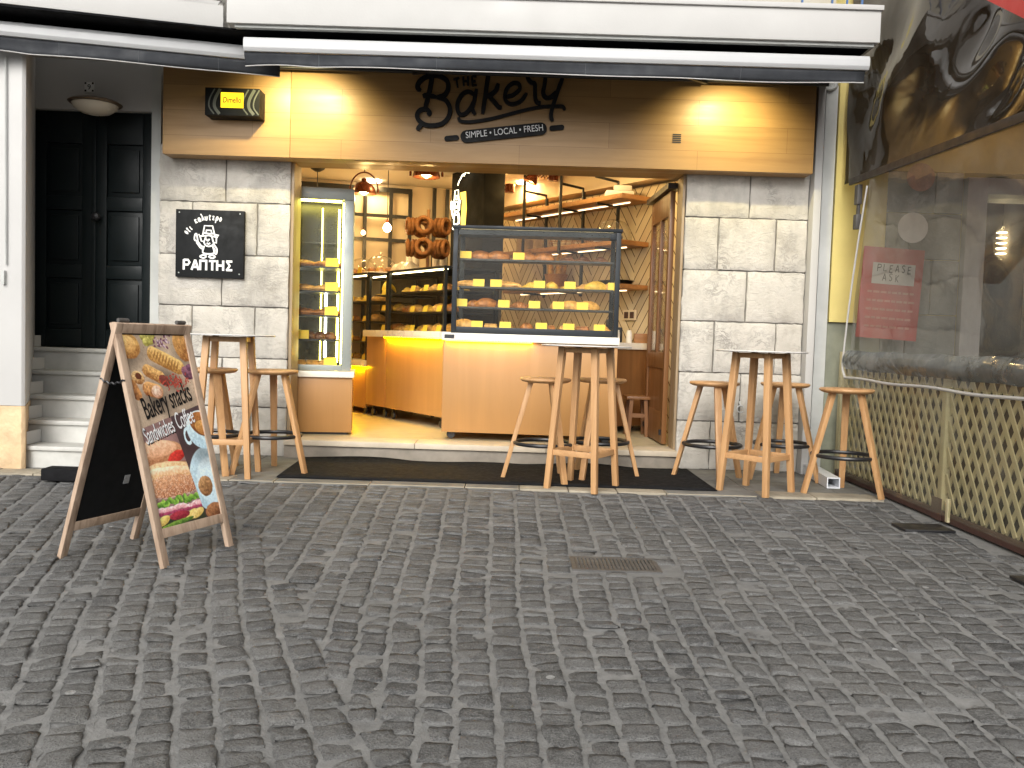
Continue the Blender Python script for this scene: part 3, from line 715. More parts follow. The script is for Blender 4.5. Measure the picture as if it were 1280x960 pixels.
# black wall plaque
PQ = thing('wall_plaque', 'square black wall plaque with white hatted figure and Greek name on the left pier', 'sign', tuple(at(262, 304, Y=7.66)))
p0 = at(219, 346, Y=7.655); p1 = at(304, 346, Y=7.655); pz0, pz1 = at(262, 347, Y=7.655).z, at(262, 262.5, Y=7.655).z; S_ = p1.x-p0.x
b = MB(); b.mm(p0.x, p1.x, 7.655, 7.698, pz0, pz1); b.build('plate', M['slate'], PQ, bevel=.002)
b = MB(); emblem(b, (p0.x+S_*.235, 7.6545, pz0+S_*.27), (1,0,0), (0,0,1), S_*.050, .0125, .002); b.build('figure_print', M['white_let'], PQ)
GL = {'R': [[(0,0),(0,1)], [(0,.97),(.42,.97),(.58,.74),(.42,.5),(0,.5)]], 'A': [[(0,0),(.35,1)], [(.35,1),(.7,0)], [(.14,.3),(.56,.3)]],
      'P': [[(0,0),(0,1)], [(.6,0),(.6,1)], [(-.09,.92),(.69,.92)]], 'T': [[(.33,0),(.33,1)], [(0,.92),(.66,.92)]], 'H': [[(0,0),(0,1)], [(.6,0),(.6,1)], [(0,.5),(.6,.5)]],
      'S': [[(.62,.92),(.02,.92)], [(.05,.95),(.36,.5),(.05,.05)], [(.02,.08),(.62,.08)]]}
b = MB(); xc = 0; i_ = 0
for ch in 'RAPTHS':
    for stt in GL[ch]:
        b.ribbon([(x_+xc, y_*1.0) for x_, y_ in stt], .21, (p0.x+S_*.125, 7.6545-.0005*i_, pz0+S_*.105), (S_*.148*1.0,0,0), (0,0,S_*.150), .002); i_ = (i_+1) % 7
    xc += {'R':.78,'A':.86,'P':.86,'T':.82,'H':.88,'S':.7}[ch]
k_ = None
b.build('name_lettering', M['white_let'], PQ)
b = MB()
def arc_letters(strokes_words, cx_, cz_, R, a0_, da, hgt):
    i = 0
    for li, stt in enumerate(strokes_words):
        for sub in stt:
            pts = []
            for x_, y_ in sub:
                a_ = a0_ - da*(li + x_); r_ = R + y_*hgt
                pts.append((cx_ + r_*math.cos(a_), cz_ + r_*math.sin(a_)))
            b.ribbon(cr(pts, 4) if len(pts) > 2 else pts, .0095, (0, 7.6545-.0004*(i % 8), 0), (1,0,0), (0,0,1), .002); i += 1
LO = {'o': [[(.2,.5),(.45,.95),(.7,.5),(.45,.05),(.2,.5)]], 't': [[(.5,1.2),(.4,.1),(.7,.05)], [(.2,.9),(.75,.95)]], 'i': [[(.5,.9),(.45,.1),(.75,.1)]], 'k': [[(.25,0),(.3,1)], [(.7,.95),(.3,.5),(.8,.05)]],
      'a': [[(.75,.9),(.35,.9),(.2,.4),(.45,.05),(.75,.8)], [(.75,.8),(.7,.1),(.9,.1)]], 'l': [[(.25,1.7),(.5,1.0),(.8,.05)], [(.5,.95),(.2,.05)]], 'u': [[(.2,.9),(.25,.1),(.6,.1),(.75,.9)]], 'e': [[(.7,.85),(.3,.9),(.5,.5),(.25,.15),(.75,.1)]], 'r': [[(.2,-.6),(.25,.6),(.5,.95),(.75,.5),(.5,.1),(.25,.35)]]}
cx_, cz_ = p0.x+S_*.52, pz0+S_*.38
arc_letters([LO['o'], LO['t'], LO['i']], cx_, cz_, S_*.42, math.radians(146), .10, S_*.062)
arc_letters([LO[c] for c in 'kaluterо'.replace('о', 'o')], cx_, cz_, S_*.46, math.radians(120), .108, S_*.062)
b.split_build('script_lettering', M['white_let'], PQ)
b = MB()
for fx in (.05,.94):
    for fz_ in (.06,.94): b.lathe([(.007,0),(.006,.003),(0,.004)], (p0.x+S_*fx, 7.655, pz0+S_*fz_), 10, Matrix.Rotation(PI/2, 3, 'X'))
b.split_build('screw', M['alu'], PQ)
# small wall rings (tie hooks) on the piers
for (px, py, lab, lean) in ((279, 506, 'small white metal hook on the left stone pier behind the bar table', 0), (925, 511, 'small steel hook on the right stone pier between two stools', 0)):
    c = at(px, py, Y=7.68); h = MB()
    h.tube([c+Vector((.03*math.cos(a), -.02, .03*math.sin(a))) for a in np.linspace(.6, 5.6, 12)], .006, 6); h.tube([c+Vector((0,.02,.06)), c+Vector((0,-.02,.03))], .008, 6)
    tag(h.build('wall_hook', M['whitemetal'], smooth=True), lab, 'hook')

# ================================================================== AWNINGS
def awning(name, label, a, c, depth, val, wcz, cv0, ext0=0.0, ext1=0.0):
    a = Vector(a); c = Vector(c); u = (c-a); L = u.length; u.normalize(); back = Vector((-u.y, u.x, 0))
    t = thing(name, label, 'awning', tuple(a))
    b = MB()
    prof = [(-.03,-.045),(-.045,-.02),(-.045,.03),(-.03,.055),(.03,.05),(.03,-.045)]
    for e in (0,):
        b.prism(prof, a, back, Vector((0,0,1)), -L) if False else None
    vs = [p + back*q[0] + Vector((0,0,q[1])) for p in (a, c) for q in prof]; n = len(prof)
    b.add(vs, [tuple(range(n)), tuple(range(n, 2*n))[::-1]] + [(i, n+i, n+(i+1)%n, (i+1)%n) for i in range(n)])
    b.build('front_bar', M['whitemetal'], t, bevel=.004)
    b = MB(); ct = wcz; q_ = [a+back*cv0, c+back*cv0, c+back*(depth+.1), a+back*(depth+.1)]
    b.prism([((p-q_[0]).x, (p-q_[0]).y) for p in q_], Vector((q_[0].x, q_[0].y, ct-.014)), (1,0,0), (0,1,0), .012); b.build('gap_shade_sheet', M['darkvoid'], t)  # dark sheet put in as the shade of the gap under the slab
    b = MB()
    def lift(s):  # billow of the hem
        x_ = s*(L+ext0+ext1)
        return .012*math.sin(x_*2.1+1) + .006*math.sin(x_*5.3) 
    LL = L+ext0+ext1
    def fn(s, v):
        lf = .0
        e0 = max(0, 1-s*LL/.5)**1; e1 = max(0, 1-(1-s)*LL/.45)
        hem = val + lift(s)*.5 - .016*math.sin(min(1, e0)*PI) + .06*e1*e1*0
        p = a + u*(s*LL-ext0) + Vector((0,0,-.046 - v*hem)) + back*(-.012 + .018*math.sin(s*LL*3.0+v*2)*v + .02*v)
        return p
    b.grid(fn, 60, 4); o = b.build('valance', M['awning'], t, smooth=True)
    md = o.modifiers.new('solid', 'SOLIDIFY'); md.thickness = .003
    b = MB()
    for s_ in (.12, .31, .55, .80):
        b.tube([fn(s_, v)+back*(-.003) for v in (0, .25, .5, .75, 1)], .0022, 5)
    b.split_build('seam', plain('seam_thread', (.075,.08,.088), .8, .1, 5, bump=0), t)
    b = MB(); pts = [fn(s, 1.0) + Vector((0,0,-.002)) for s in np.linspace(0, 1, 61)]
    b.tube(pts, .0045, 6); b.build('hem_piping', M['white'], t)
    b = MB(); wz = wcz - .018
    def cn(s, v): p = a + u*(s*L) + back*(.03 + v*depth); p.z = a.z + .035 + (wz-a.z-.035)*(1-(1-v)**4); return p
    b.grid(cn, 8, 8); o = b.build('canopy', M['darkvoid'], t, smooth=True); md = o.modifiers.new('solid', 'SOLIDIFY'); md.thickness = .004
    b = MB(); wz = wcz - .07; q = a+back*(depth+.0); q2 = c+back*depth
    b.tube([Vector((q.x, q.y, wcz-.035)), Vector((q2.x, q2.y, wcz-.035))], .018, 12); b.build('roller_tube', M['black'], t, smooth=True)
    b = MB()
    for s in (.25, .78):
        p_ = a+u*(s*L)+back*.03; e_ = a+u*((s+(.12 if s < .5 else -.12))*L)+back*(depth*.5); e_.z = wcz-.05; w_ = a+u*(s*L)+back*depth; w_.z = wcz-.05
        b.bar(p_, e_, .03, .03); b.bar(e_, w_, .03, .03)
    b.split_build('folding_arm', M['black'], t, bevel=.004)
    return t
AZ = at(700, 69.5, Y=6.6).z
awning('awning', 'long charcoal awning with white front bar hung across the bakery fascia', (PX(306, 55, 6.6), 6.6, AZ), (PX(1085, 74, 6.6), 6.6, AZ), .82, .085, SZ0-.0005, -.02, 0, -.02)
LA0, LA1 = at(-60, 36, Y=6.38), at(330, 70, Y=6.86); LA1.z = LA0.z = at(305, 67, Y=6.82).z
awning('awning', 'shorter charcoal awning with white bar above the dark door at left', LA0, LA1, .66, .098, at(279, 34.5, Y=6.62).z-.001, -.20, 0, .12)
# spot lamps under the long awning
for px, py, lab in ((352, 78, 'small spot lamp under the awning near the box sign'), (372, 80, 'small spot lamp under the awning left of the bakery lettering'), (906, 80, 'small spot lamp under the awning at the right end of the fascia')):
    tgt = at({352:350, 372:380, 906:908}[px], {352:172, 372:184, 906:208}[px], Y=7.5)
    c = Vector((tgt.x + (.0), 6.88, 3.30))
    t = thing('spot_lamp', lab, 'lamp', tuple(c), 0, 'spot lamps under the awning')
    dr = (tgt-c).normalized(); R3 = dr.to_track_quat('Z', 'Y').to_matrix()
    b = MB(); b.lathe([(.0,-.05),(.03,-.05),(.034,-.03),(.036,.05),(.032,.05),(.03,.0),(0,.0)], c, 16, R3); b.build('lamp_body', M['black'], t, smooth=True)
    b = MB(); b.tube([c - dr*.02, c + Vector((0,0,.05))], .006, 6); b.build('lamp_stem', M['black'], t)
    b = MB(); b.lathe([(0,.035),(.026,.036)], c, 16, R3); b.build('lamp_lens', emit('spot_lens', (1,.85,.55), 12), t)
    ld = bpy.data.lights.new('spot_light', 'SPOT'); ld.energy = 54 if px != 352 else 32; ld.color = (1,.85,.42); ld.spot_size = math.radians(120); ld.spot_blend = 1.0; ld.shadow_soft_size = .03
    lo = bpy.data.objects.new('spot_light', ld); COL.objects.link(lo); lo.parent = t
    lo.matrix_local = Matrix.Translation(dr*.06) @ (-dr).to_track_quat('Z', 'Y').to_matrix().to_4x4()
# ================================================================== NEIGHBOUR HOUSE WITH DARK DOOR (left)
NB = thing('neighbouring_house', 'white plastered house with tall dark double door above grey marble stairs, left of the bakery', 'building', (-4.0, 7.7, 0))
xl0 = PX(35, 300, 7.75); xr0 = PLx0 - .012
DY = 7.78
# pier side return / right jamb
b = MB(); b.mm(PX(190.5, 300, DY), PLx0-.004, 7.74, 8.1, 0, 3.4); b.build('right_jamb', M['greytrim'], NB)
# left wall wedge with slanted jamb
fx = PX(26.5, 450, 6.60)
b = MB(); 
def wedge(mb, z0, z1, grow=0.0):
    P = [(-9, 6.60-grow), (fx+grow, 6.60-grow), (fx+.02+grow, 6.62), (xl0+.035+grow, DY+.02), (-9, DY+.02)]
    mb.prism(P, (0,0,z0), (1,0,0), (0,1,0), z1-z0)
wz = at(10, 507, Y=6.6).z
wedge(b, wz, 3.7); b.build('wall', M['white'], NB, bevel=.004)
b = MB(); wedge(b, 0, wz-.002, .004); b.build('stone_base', M['sand'], NB, bevel=.008)
b = MB(); b.tube([at(7, y, Y=6.58) for y in (70, 200, 330)], .007, 6); b.mm(at(3,345,Y=6.57).x-.01, at(3,345,Y=6.57).x+.012, 6.57, 6.597, at(3,355,Y=6.57).z, at(3,338,Y=6.57).z); b.build('cable', M['greytrim'], NB)
# lintel wall over the door
dz1 = at(110, 137, Y=DY).z; dz0 = at(110, 435.5, Y=DY).z
b = MB(); b.mm(-5.2, PX(202, 100, 7.72), DY-.0, DY+.3, dz1, 3.75); b.mm(-5.2, xl0, DY+.002, DY+.3, 0, dz1); b.build('lintel_wall', M['white'], NB)
xd1 = PX(189.5, 300, DY)
dm = M['blackdoor']
b = MB(); mid = (xl0+xd1)/2; 
for a, c in ((xl0+.004, mid-.003), (mid+.003, xd1-.004)):
    w = c-a; s = .105
    b.mm(a, a+s, DY+.06, DY+.10, dz0+.005, dz1-.005); b.mm(c-s, c, DY+.06, DY+.10, dz0+.005, dz1-.005)
    zs = [dz0+.005, dz0+.17, dz0+.62, dz0+.74, dz0+1.22, dz0+1.34, dz1-.28, dz1-.005]
    for k in (0, 2, 4, 6): b.mm(a+s+.001, c-s-.001, DY+.0605, DY+.10, zs[k], zs[k+1])
    for k in (1, 3, 5):
        z0_, z1_ = zs[k], zs[k+1]
        b.mm(a+s+.002, c-s-.002, DY+.085, DY+.099, z0_+.001, z1_-.001)
        b.mm(a+s+.035, c-s-.035, DY+.066, DY+.0845, z0_+.045, z1_-.045)
b.mm(mid-.02, mid+.02, DY+.045, DY+.0595, dz0+.005, dz1-.005)
door = b.build('double_door', dm, NB, bevel=.006)
c = at(122, 271, Y=DY+.03); b = MB(); b.lathe([(.02,0),(.02,.02),(.012,.03),(.036,.05),(.04,.07),(.03,.088),(0,.094)], (c.x, DY+.06, c.z), 14, Matrix.Rotation(PI/2, 3, 'X')); b.build('door_knob', M['black'], door, smooth=True)
b = MB(); c = at(187, 228, Y=DY+.0); b.mm(c.x-.02, c.x+.012, DY+.03, DY+.058, c.z-.02, c.z+.012); b.build('door_latch', M['steel'], door)
b = MB(); b.mm(-9, SLx0-.004, 7.95, 8.2, 3.3, 6.5); b.mm(PX(203, 100, 7.72), SLx0-.004, 7.91, 7.948, 3.37, 6.5); b.build('upper_wall', M['white'], NB)
# stairs
ys = [(434.5, 0), (463.5, 1), (494.5, 2), (526, 3), (558.5, 4)]
b = MB(); b2 = MB(); nst = 5; fr = [7.66, 7.42, 7.17, 6.92, 6.67]
zc = [at(75, y, Y=f).z for (y, _), f in zip(ys, fr)]
zc.append(0.0)
def xleft(Y): return fx + (xl0-fx)*(Y-6.6)/(DY-6.6) + .012
for k in range(5):
    zt, zb = zc[k], zc[k+1]; f = fr[k]; x0 = xleft(f) 
    b.mm(x0+.0, xr0, f+.025, 7.79+(.06 if k == 0 else 0), zb-.001 if k < 4 else 0, zt-.034)
    b2.mm(x0-.0, xr0, f, 7.79 if k == 0 else fr[k-1]+.03, zt-.033, zt)
b.mm(0,0,0,0,0,0) if False else None
stt = b.build('stair_riser', M['marble'], NB); b2.build('stair_tread', M['marble'], NB, bevel=.006)
b = MB()
for k in range(5):
    f = fr[k]; x0 = xleft(f); b.mm(x0-.018, x0-.004, f+.03, f+.26, zc[k]+.001, zc[k]+.10)
b.split_build('stair_skirting', M['white'], NB)
# dome lamp over the door, number tile
c = at(119, 131, Y=7.55)
lp = thing('dome_lamp', 'unlit oval dome lamp with brass rim above the dark door', 'lamp', (c.x, c.y, c.z))
b = MB(); b.lathe([(0,.03),(.19,.03),(.215,.012),(.2,.0),(0,.0)], c, 28); b.build('lamp_rim', plain('bronze', (.16,.11,.07), .4, .2, 5, metal=.6), lp, smooth=True)
b = MB(); b.lathe([(.185,-.002),(.17,-.03),(.12,-.065),(.05,-.082),(0,-.085)], c, 28); b.build('lamp_glass', plain('opal_glass', (.66,.60,.5), .25, .05, 4, bump=0), lp, smooth=True)
b = MB(); b.bar((c.x, c.y, c.z+.035), (c.x, DY, c.z+.05), .05, .03); b.build('lamp_arm', M['white'], lp)
c = at(112, 109, Y=DY-.006)
hn = thing('house_number', 'small white tile with number 9 above the door lamp', 'sign', tuple(c))
b = MB(); b.box((c.x, DY-.008, c.z), (.085, .012, .085)); b.build('tile', M['paper'], hn, bevel=.002)
b = MB(); text_mesh(b, '9', (c.x, DY-.0145, c.z-.022), (1,0,0), (0,0,1), .065, .001, align='CENTER')
for sx in (-1,1):
    for sz in (-1,1): b.box((c.x+sx*.032, DY-.0148, c.z+sz*.032), (.016,.001,.016))
b.build('number_print', M['black_let'], hn)
# left balcony slab with hanging cables
s0, s1 = at(-90, -10, Y=6.15), at(279, 34.5, Y=6.62); s0.z = s1.z; 
u = (s1-s0); u.z = 0; u.normalize(); bk = Vector((-u.y, u.x, 0)); L = (Vector((s1.x,s1.y,0))-Vector((s0.x,s0.y,0))).length
b = MB(); P = [s0, s1, s1+bk*1.05, s0+bk*1.35]
b.prism([((p-s0).x, (p-s0).y) for p in P], s0, (1,0,0), (0,1,0), .16); b.build('balcony_slab', M['slab'], NB, bevel=.006)
b = MB(); q = [s0+bk*.08+Vector((0,0,.1605)), s1-u*.02+bk*.08+Vector((0,0,.1605)), s1-u*.02+bk*1.0+Vector((0,0,.1605)), s0+bk*1.3+Vector((0,0,.1605))]
b.prism([((p-q[0]).x, (p-q[0]).y) for p in q], q[0], (1,0,0), (0,1,0), .9); b.build('balcony_parapet', M['white'], NB, bevel=.01)
b = MB()
for k in range(3): b.tube([s0+u*(L*t)+bk*(-.012-.006*k)+Vector((0,0,.18+.012*k+.012*math.sin(t*14+k*2)-.02*math.sin(t*PI*2))) for t in np.linspace(.0, .995, 40)], .008, 6)
b.tube([s1+bk*.02-u*.01+Vector((0,0,.19)), s1+bk*.02-u*.04+Vector((0,0,.12)), s1-u*.0+bk*.06+Vector((0,0,.05))], .02, 8)
b.build('cable_bundle', plain('old_cable', (.42,.40,.37), .7, .3, 12), NB, smooth=True)
# black rubber ramp block by the stairs
c0 = at(52, 601, Z=.01); c1 = at(92, 600, Z=.01)
b = MB(); b.mm(c0.x, c1.x+.35, c0.y-.02, c0.y+.13, .012, .10); tag(b.build('rubber_block', M['rubber'], bevel=.015), 'low black rubber block on the pavement at the foot of the marble stairs', 'block')

# ================================================================== CAFE ON THE RIGHT
CF = thing('cafe_building', 'neighbouring cafe with yellow wall and white framed window behind the clear plastic curtain', 'building', (4.0, 7.9, 0))
yx0, yx1 = PX(1041, 300, 7.7), PX(1071, 300, 7.7); yzb = at(1055, 403, Y=7.7).z
b = MB(); b.mm(yx0, 3.2, 7.7, 8.2, yzb, 6.0); b.build('yellow_wall', M['yellow'], CF, bevel=.004)
b = MB(); b.mm(yx0+.0, 3.22, 7.735, 8.2, 0, yzb-.002); b.build('grey_plinth', M['greyplinth'], CF)
# stone wall + window on the facade behind the curtain
b = MB(); zw = .95
rows = [(0,.5),(.506,.98),(.986,1.42),(1.426,1.9),(1.906,2.30),(2.306,2.66)]
for i, (z0, z1) in enumerate(rows):
    xs = [3.205, 3.205+.22+.2*(i % 2), 3.87]
    for a, c_ in zip(xs[:-1], xs[1:]): b.mm(a+.004, c_-.004, 7.72, 8.2, z0, z1)
b.build('grey_stone_wall', M['greystone'], CF, bevel=.012)
b = MB(); b.mm(3.2, 3.88, 7.75, 8.2, 0, 2.66); b.mm(3.205, 7, 7.735, 8.2, 2.665, 5.5); b.mm(3.88, 7, 7.75, 8.2, 0, .94); b.build('yellow_wall_upper', M['yellow'], CF)
b = MB(); b.mm(3.885, 4.06, 7.68, 8.15, .94, 2.62); b.mm(4.68, 4.80, 7.68, 8.15, .94, 2.62); b.mm(4.061, 4.679, 7.69, 8.15, 2.48, 2.619); b.mm(3.88, 4.8, 7.64, 8.15, .88, .938); b.mm(4.801, 7, 7.7, 8.15, .94, 2.618)
wf = b.build('window_frame', M['white'], CF, bevel=.006)
b = MB(); b.mm(4.061, 4.679, 7.9, 7.906, .94, 2.48); b.build('pane', M['glass'], wf)
b = MB(); b.mm(4.06, 4.68, 8.16, 9.2, .9, .94); b.mm(4.0, 4.06, 8.16, 9.2, .9, 2.6); b.mm(4.68, 4.74, 8.16, 9.2, .9, 2.6); b.mm(4.0, 4.74, 9.2, 9.26, .9, 2.6); b.mm(4.0, 4.74, 8.16, 9.2, 2.6, 2.66); b.build('dark_recess', M['darkroom'], CF)
def filament(px, py, Y, lab):  # glowing bulb stands in for a lamp reflection in the window
    c = at(px, py, Y=Y); t = thing('filament_reflection', lab, 'lamp', tuple(c))
    b = MB()
    for k in range(5): b.lathe([(.018,-.006),(.05,0),(.018,.006)], (c.x, c.y, c.z+(k-2)*.05), 14)
    b.build('filament', emit('filament_glow', (1,.78,.45), 22), t, smooth=True)
    b = MB(); b.lathe([(.0,-.16),(.06,-.12),(.075,0),(.05,.12),(.02,.16)], c, 18); b.build('bulb_glass', M['glass'], t, smooth=True)
    b = MB(); b.tube([c+Vector((0,0,.16)), (c.x, c.y, 2.59)], .006, 6); b.build('cord', M['black'], t)
filament(1252, 304, 8.5, 'lit filament bulb modelled in place of a lamp reflection in the cafe window')
# menu sheet with note
mp = thing('menu_sheet', 'red menu sheet with a white PLEASE ASK note behind the clear curtain', 'notice', tuple(at(1112, 365, Y=7.5)))
my = 7.52; mz1, mz0 = at(1112, 308, Y=my).z, at(1112, 422, Y=my).z; mx0, mx1 = PX(1075, 365, my), PX(1151, 365, my)
MW, MH = mx1-mx0, mz1-mz0; ti = Vector((math.cos(-.05), 0, math.sin(-.05))); tj = Vector((-math.sin(-.05), 0, math.cos(-.05))); mo = Vector((mx0-.02, my, mz0))
b = MB(); b.prism([(0,0),(MW,0),(MW,MH),(0,MH)], mo+Vector((0,.006,0)), ti, tj, .006); sh = b.build('sheet', M['redmenu'], mp)
b = MB(); b.prism([(MW*.17,MH*.60),(MW*.87,MH*.60),(MW*.87,MH*.83),(MW*.17,MH*.83)], mo-Vector((0,.001,0)), ti, tj, .001); nt = b.build('note', plain('worn_paper', (.50,.49,.47), .8, .12, 8), mp)
b = MB()
HW = {'P': [[(.1,0),(.15,1)], [(.13,1),(.7,.95),(.72,.6),(.13,.5)]], 'L': [[(.15,1),(.12,.05),(.7,.08)]], 'E': [[(.15,1),(.12,0)], [(.15,.97),(.7,1.0)], [(.13,.5),(.58,.55)], [(.12,.02),(.7,.05)]],
      'A': [[(.05,0),(.42,1.02)], [(.42,1.02),(.75,.03)], [(.2,.36),(.62,.38)]], 'S': [[(.68,.9),(.4,1.0),(.15,.78),(.42,.52),(.66,.3),(.45,.02),(.12,.12)]], 'K': [[(.15,1.02),(.12,0)], [(.68,1.0),(.15,.45)], [(.2,.5),(.7,0)]]}
k_ = 0
for word, u0, v0, st_ in (('PLEASE', .24, .735, .100), ('ASK', .34, .635, .105)):
    for li, ch in enumerate(word):
        for stt in HW[ch]:
            b.ribbon([(x_, y_) for x_, y_ in (cr(stt, 4) if len(stt) > 3 else stt)], .13, mo-Vector((0,.0022+.0003*(k_ % 6),0))+ti*(MW*(u0+st_*li))+tj*(MH*(v0+.006*math.sin(li*2.2))), ti*(MW*.085), tj*(MH*.078), .0006); k_ += 1
b.build('handwriting', M['black_let'], nt)
b = MB()
for r in range(5):
    xx = .12
    while xx < .82:
        l = random.uniform(.04,.12); zz = (.5-.095*r)*MH
        b.prism([(MW*xx,zz),(MW*(xx+l),zz),(MW*(xx+l),zz+.018),(MW*xx,zz+.018)], mo-Vector((0,.0008,0)), ti, tj, .0006); xx += l+.02
b.build('faded_lines', plain('faded_print', (.52,.24,.2), .6, .3, 20, bump=0), mp)
ck = MB(); cc = at(1140, 285, Y=7.58)
ck.lathe([(0,.0),(.11,.004),(.13,.018),(.0,.02)], cc, 20, Matrix.Rotation(PI/2, 3, 'X')); tag(ck.build('wall_plate', M['paper'], smooth=True), 'pale round plate hanging on the stone wall above the red menu sheet', 'plate')
cc = at(1150, 222, Y=7.60); ck = MB(); ck.lathe([(0,.0),(.11,.004),(.12,.018),(.0,.02)], cc, 20, Matrix.Rotation(PI/2, 3, 'X')); tag(ck.build('wall_plate', plain('pinkish_ware', (.5,.25,.18), .5, .4, 20), smooth=True), 'reddish round plate on the wall under the dark curtain bar', 'plate')
# awning canopy and side curtain
XC = 2.79
def can_z(y): return 2.92 + (y-4.75)*.62
CA = thing('cafe_awning', 'red canvas awning of the cafe seen at the top right corner', 'awning', (4.2, 7.0, 0))
b = MB(); th = .012
b.add([Vector(p) for p in ((XC-.05,3.4,can_z(3.4)),(6.8,3.4,can_z(3.4)),(6.8,7.68,can_z(7.68)),(XC-.05,7.68,can_z(7.68)),(XC-.05,3.4,can_z(3.4)+th),(6.8,3.4,can_z(3.4)+th),(6.8,7.68,can_z(7.68)+th),(XC-.05,7.68,can_z(7.68)+th))], [(0,3,2,1),(4,5,6,7),(0,1,5,4),(1,2,6,5),(2,3,7,6),(3,0,4,7)])
b.build('canopy', M['redcanvas'], CA)
b = MB(); b.bar((XC-.03,3.4,can_z(3.4)-.03), (XC-.03,7.66,can_z(7.66)-.03), .05, .09); b.build('canopy_rail', M['redcanvas'], CA)
CU = thing('plastic_curtain', 'clear plastic side curtain with white piping hanging over the lattice fence', 'curtain', (XC, 5.5, 0))
zb0 = at(1072, 225, X=XC); zb1 = at(1279, 147, X=XC)
def bar_z(y): return zb1.z + (zb0.z-zb1.z)*(y-zb1.y)/(zb0.y-zb1.y)
r0, r1 = at(1056, 472, X=XC-.02), at(1280, 500, X=XC-.02)
def rope_z(y): return r1.z + (r0.z-r1.z)*(y-r1.y)/(r0.y-r1.y)
Y0c = 3.2; YLb = r0.y; YLt = at(1084, 232, X=XC-.02).y
def yl(z):  # left edge of the clear sheet
    t = (z-r0.z)/(bar_z(YLt)-r0.z); return YLb + (YLt-YLb)*t
def folds(y, z): 
    return .018*math.sin(y*3.2+z*1.1) + .012*math.sin(y*7.1-z*2.3+1) + .006*math.sin(z*9+y*4)
b = MB()
def low(s, v):
    z = None; t = v
    zt_ = lambda y: bar_z(y); 
    y = Y0c + s*(YLb-Y0c); z = rope_z(y)+.02 + v*(bar_z(y)-rope_z(y)-.02); y2 = Y0c + s*(yl(z)-Y0c)
    return (XC + folds(y2, z)*.5*math.sin(PI*min(1, v*1.0+.02)), y2, z)
b.grid(low, 90, 40); b.build('clear_sheet', M['vinyl'], CU, smooth=True)
b = MB()
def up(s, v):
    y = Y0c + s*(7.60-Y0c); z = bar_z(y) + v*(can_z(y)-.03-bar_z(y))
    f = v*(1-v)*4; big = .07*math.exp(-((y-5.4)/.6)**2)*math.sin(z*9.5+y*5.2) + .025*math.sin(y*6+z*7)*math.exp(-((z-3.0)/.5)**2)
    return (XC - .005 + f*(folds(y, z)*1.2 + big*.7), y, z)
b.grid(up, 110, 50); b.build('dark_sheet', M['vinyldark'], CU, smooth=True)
b = MB()
def hemf(s, v):
    y = Y0c + s*(YLb+.02-Y0c); z = rope_z(y) + .07 + v*.155
    return (XC - .012 - .03*math.sin(v*PI) , y, z + .004*math.sin(y*9))
b.grid(hemf, 60, 6); o = b.build('grey_hem', glass('grey_hem_sheet', (.42,.44,.44), 1.2, .12, .6, (3,.04,(1,.5,1)), (.16,.175,.18)), CU, smooth=True)
b = MB(); pts = [Vector((XC-.02, Y0c+s*(r0.y-Y0c), rope_z(Y0c+s*(r0.y-Y0c))+.006*math.sin(s*22))) for s in np.linspace(0, 1, 50)]
b.tube(pts, .011, 8)
e0 = r0; e1 = at(1053, 453, X=XC-.02); e2 = at(1084, 232, X=XC-.02)
b.tube([e0, e0*.5+e1*.5+Vector((0,.02,0)), e1], .010, 8); b.tube([e1*(1-t)+e2*t+Vector((0,.03*math.sin(t*PI),0)) for t in np.linspace(0,1,14)], .008, 8)
b.build('white_piping', M['white'], CU, smooth=True)
b = MB(); b.bar((XC-.012, Y0c, bar_z(Y0c)), (XC-.012, 7.45, bar_z(7.45)), .022, .055); b.build('dark_bar', plain('dark_bar', (.028,.020,.018), .5, .3, 6), CU, bevel=.004)
c = at(1072, 262, X=XC); b = MB(); b.box((XC, c.y, c.z+.12), (.04,.07,.16)); b.box((XC, c.y, c.z-.1), (.04,.07,.12)); b.box((XC+.005, c.y, c.z+.01), (.02,.04,.12)); b.split_build('clamp', M['grate'], CU, bevel=.004)
# lattice fence
LX = XC + .06
LF = thing('lattice_fence', 'beige diamond lattice fence with brown bottom rail along the right edge', 'fence', (LX, 5.5, 0))
ztop = 1.0
post_y = at(1176, 650, X=LX).y
def lattice(y0, y1, z0, z1):
    mb = MB(); sp_ = .112; w = .034; ang = math.radians(57); ca, sa = math.cos(ang), math.sin(ang)
    for sgn, xo in ((1, LX), (-1, LX+.009)):
        k = -40
        while k < 60:
            c_ = y0 + k*sp_; k += 1
            # line: (y - c_) * sa = sgn*(z - z0)*ca  -> clip
            pts = []
            def yy(z): return c_ + sgn*(z-z0)*ca/sa
            za, zb_ = z0, z1
            ya, yb = yy(za), yy(zb_)
            def clip(ya, za, yb, zb_):
                for lim, s_ in ((y0, 1), (y1, -1)):
                    if (ya-lim)*s_ < 0 and (yb-lim)*s_ < 0: return None
                    if (ya-lim)*s_ < 0: t = (lim-ya)/(yb-ya); ya, za = lim, za+(zb_-za)*t
                    if (yb-lim)*s_ < 0: t = (lim-ya)/(yb-ya); yb, zb_ = lim, za+(zb_-za)*t
                return ya, za, yb, zb_
            r = clip(ya, za, yb, zb_)
            if r is None or abs(r[3]-r[1]) < .03: continue
            mb.bar((xo, r[0], r[1]), (xo, r[2], r[3]), w, .0085, (1,0,0))
    return mb
for y0, y1 in ((post_y+.03, 7.58), (3.1, post_y-.03)):
    q = lattice(y0, y1, .07, ztop)
    q.build('lattice_panel', M['lattice'], LF)
b = MB()
for yp in (7.60, post_y, 3.05): b.box((LX+.004, yp, .55), (.05, .058, 1.06))
b.split_build('post', M['lattice'], LF, bevel=.004)
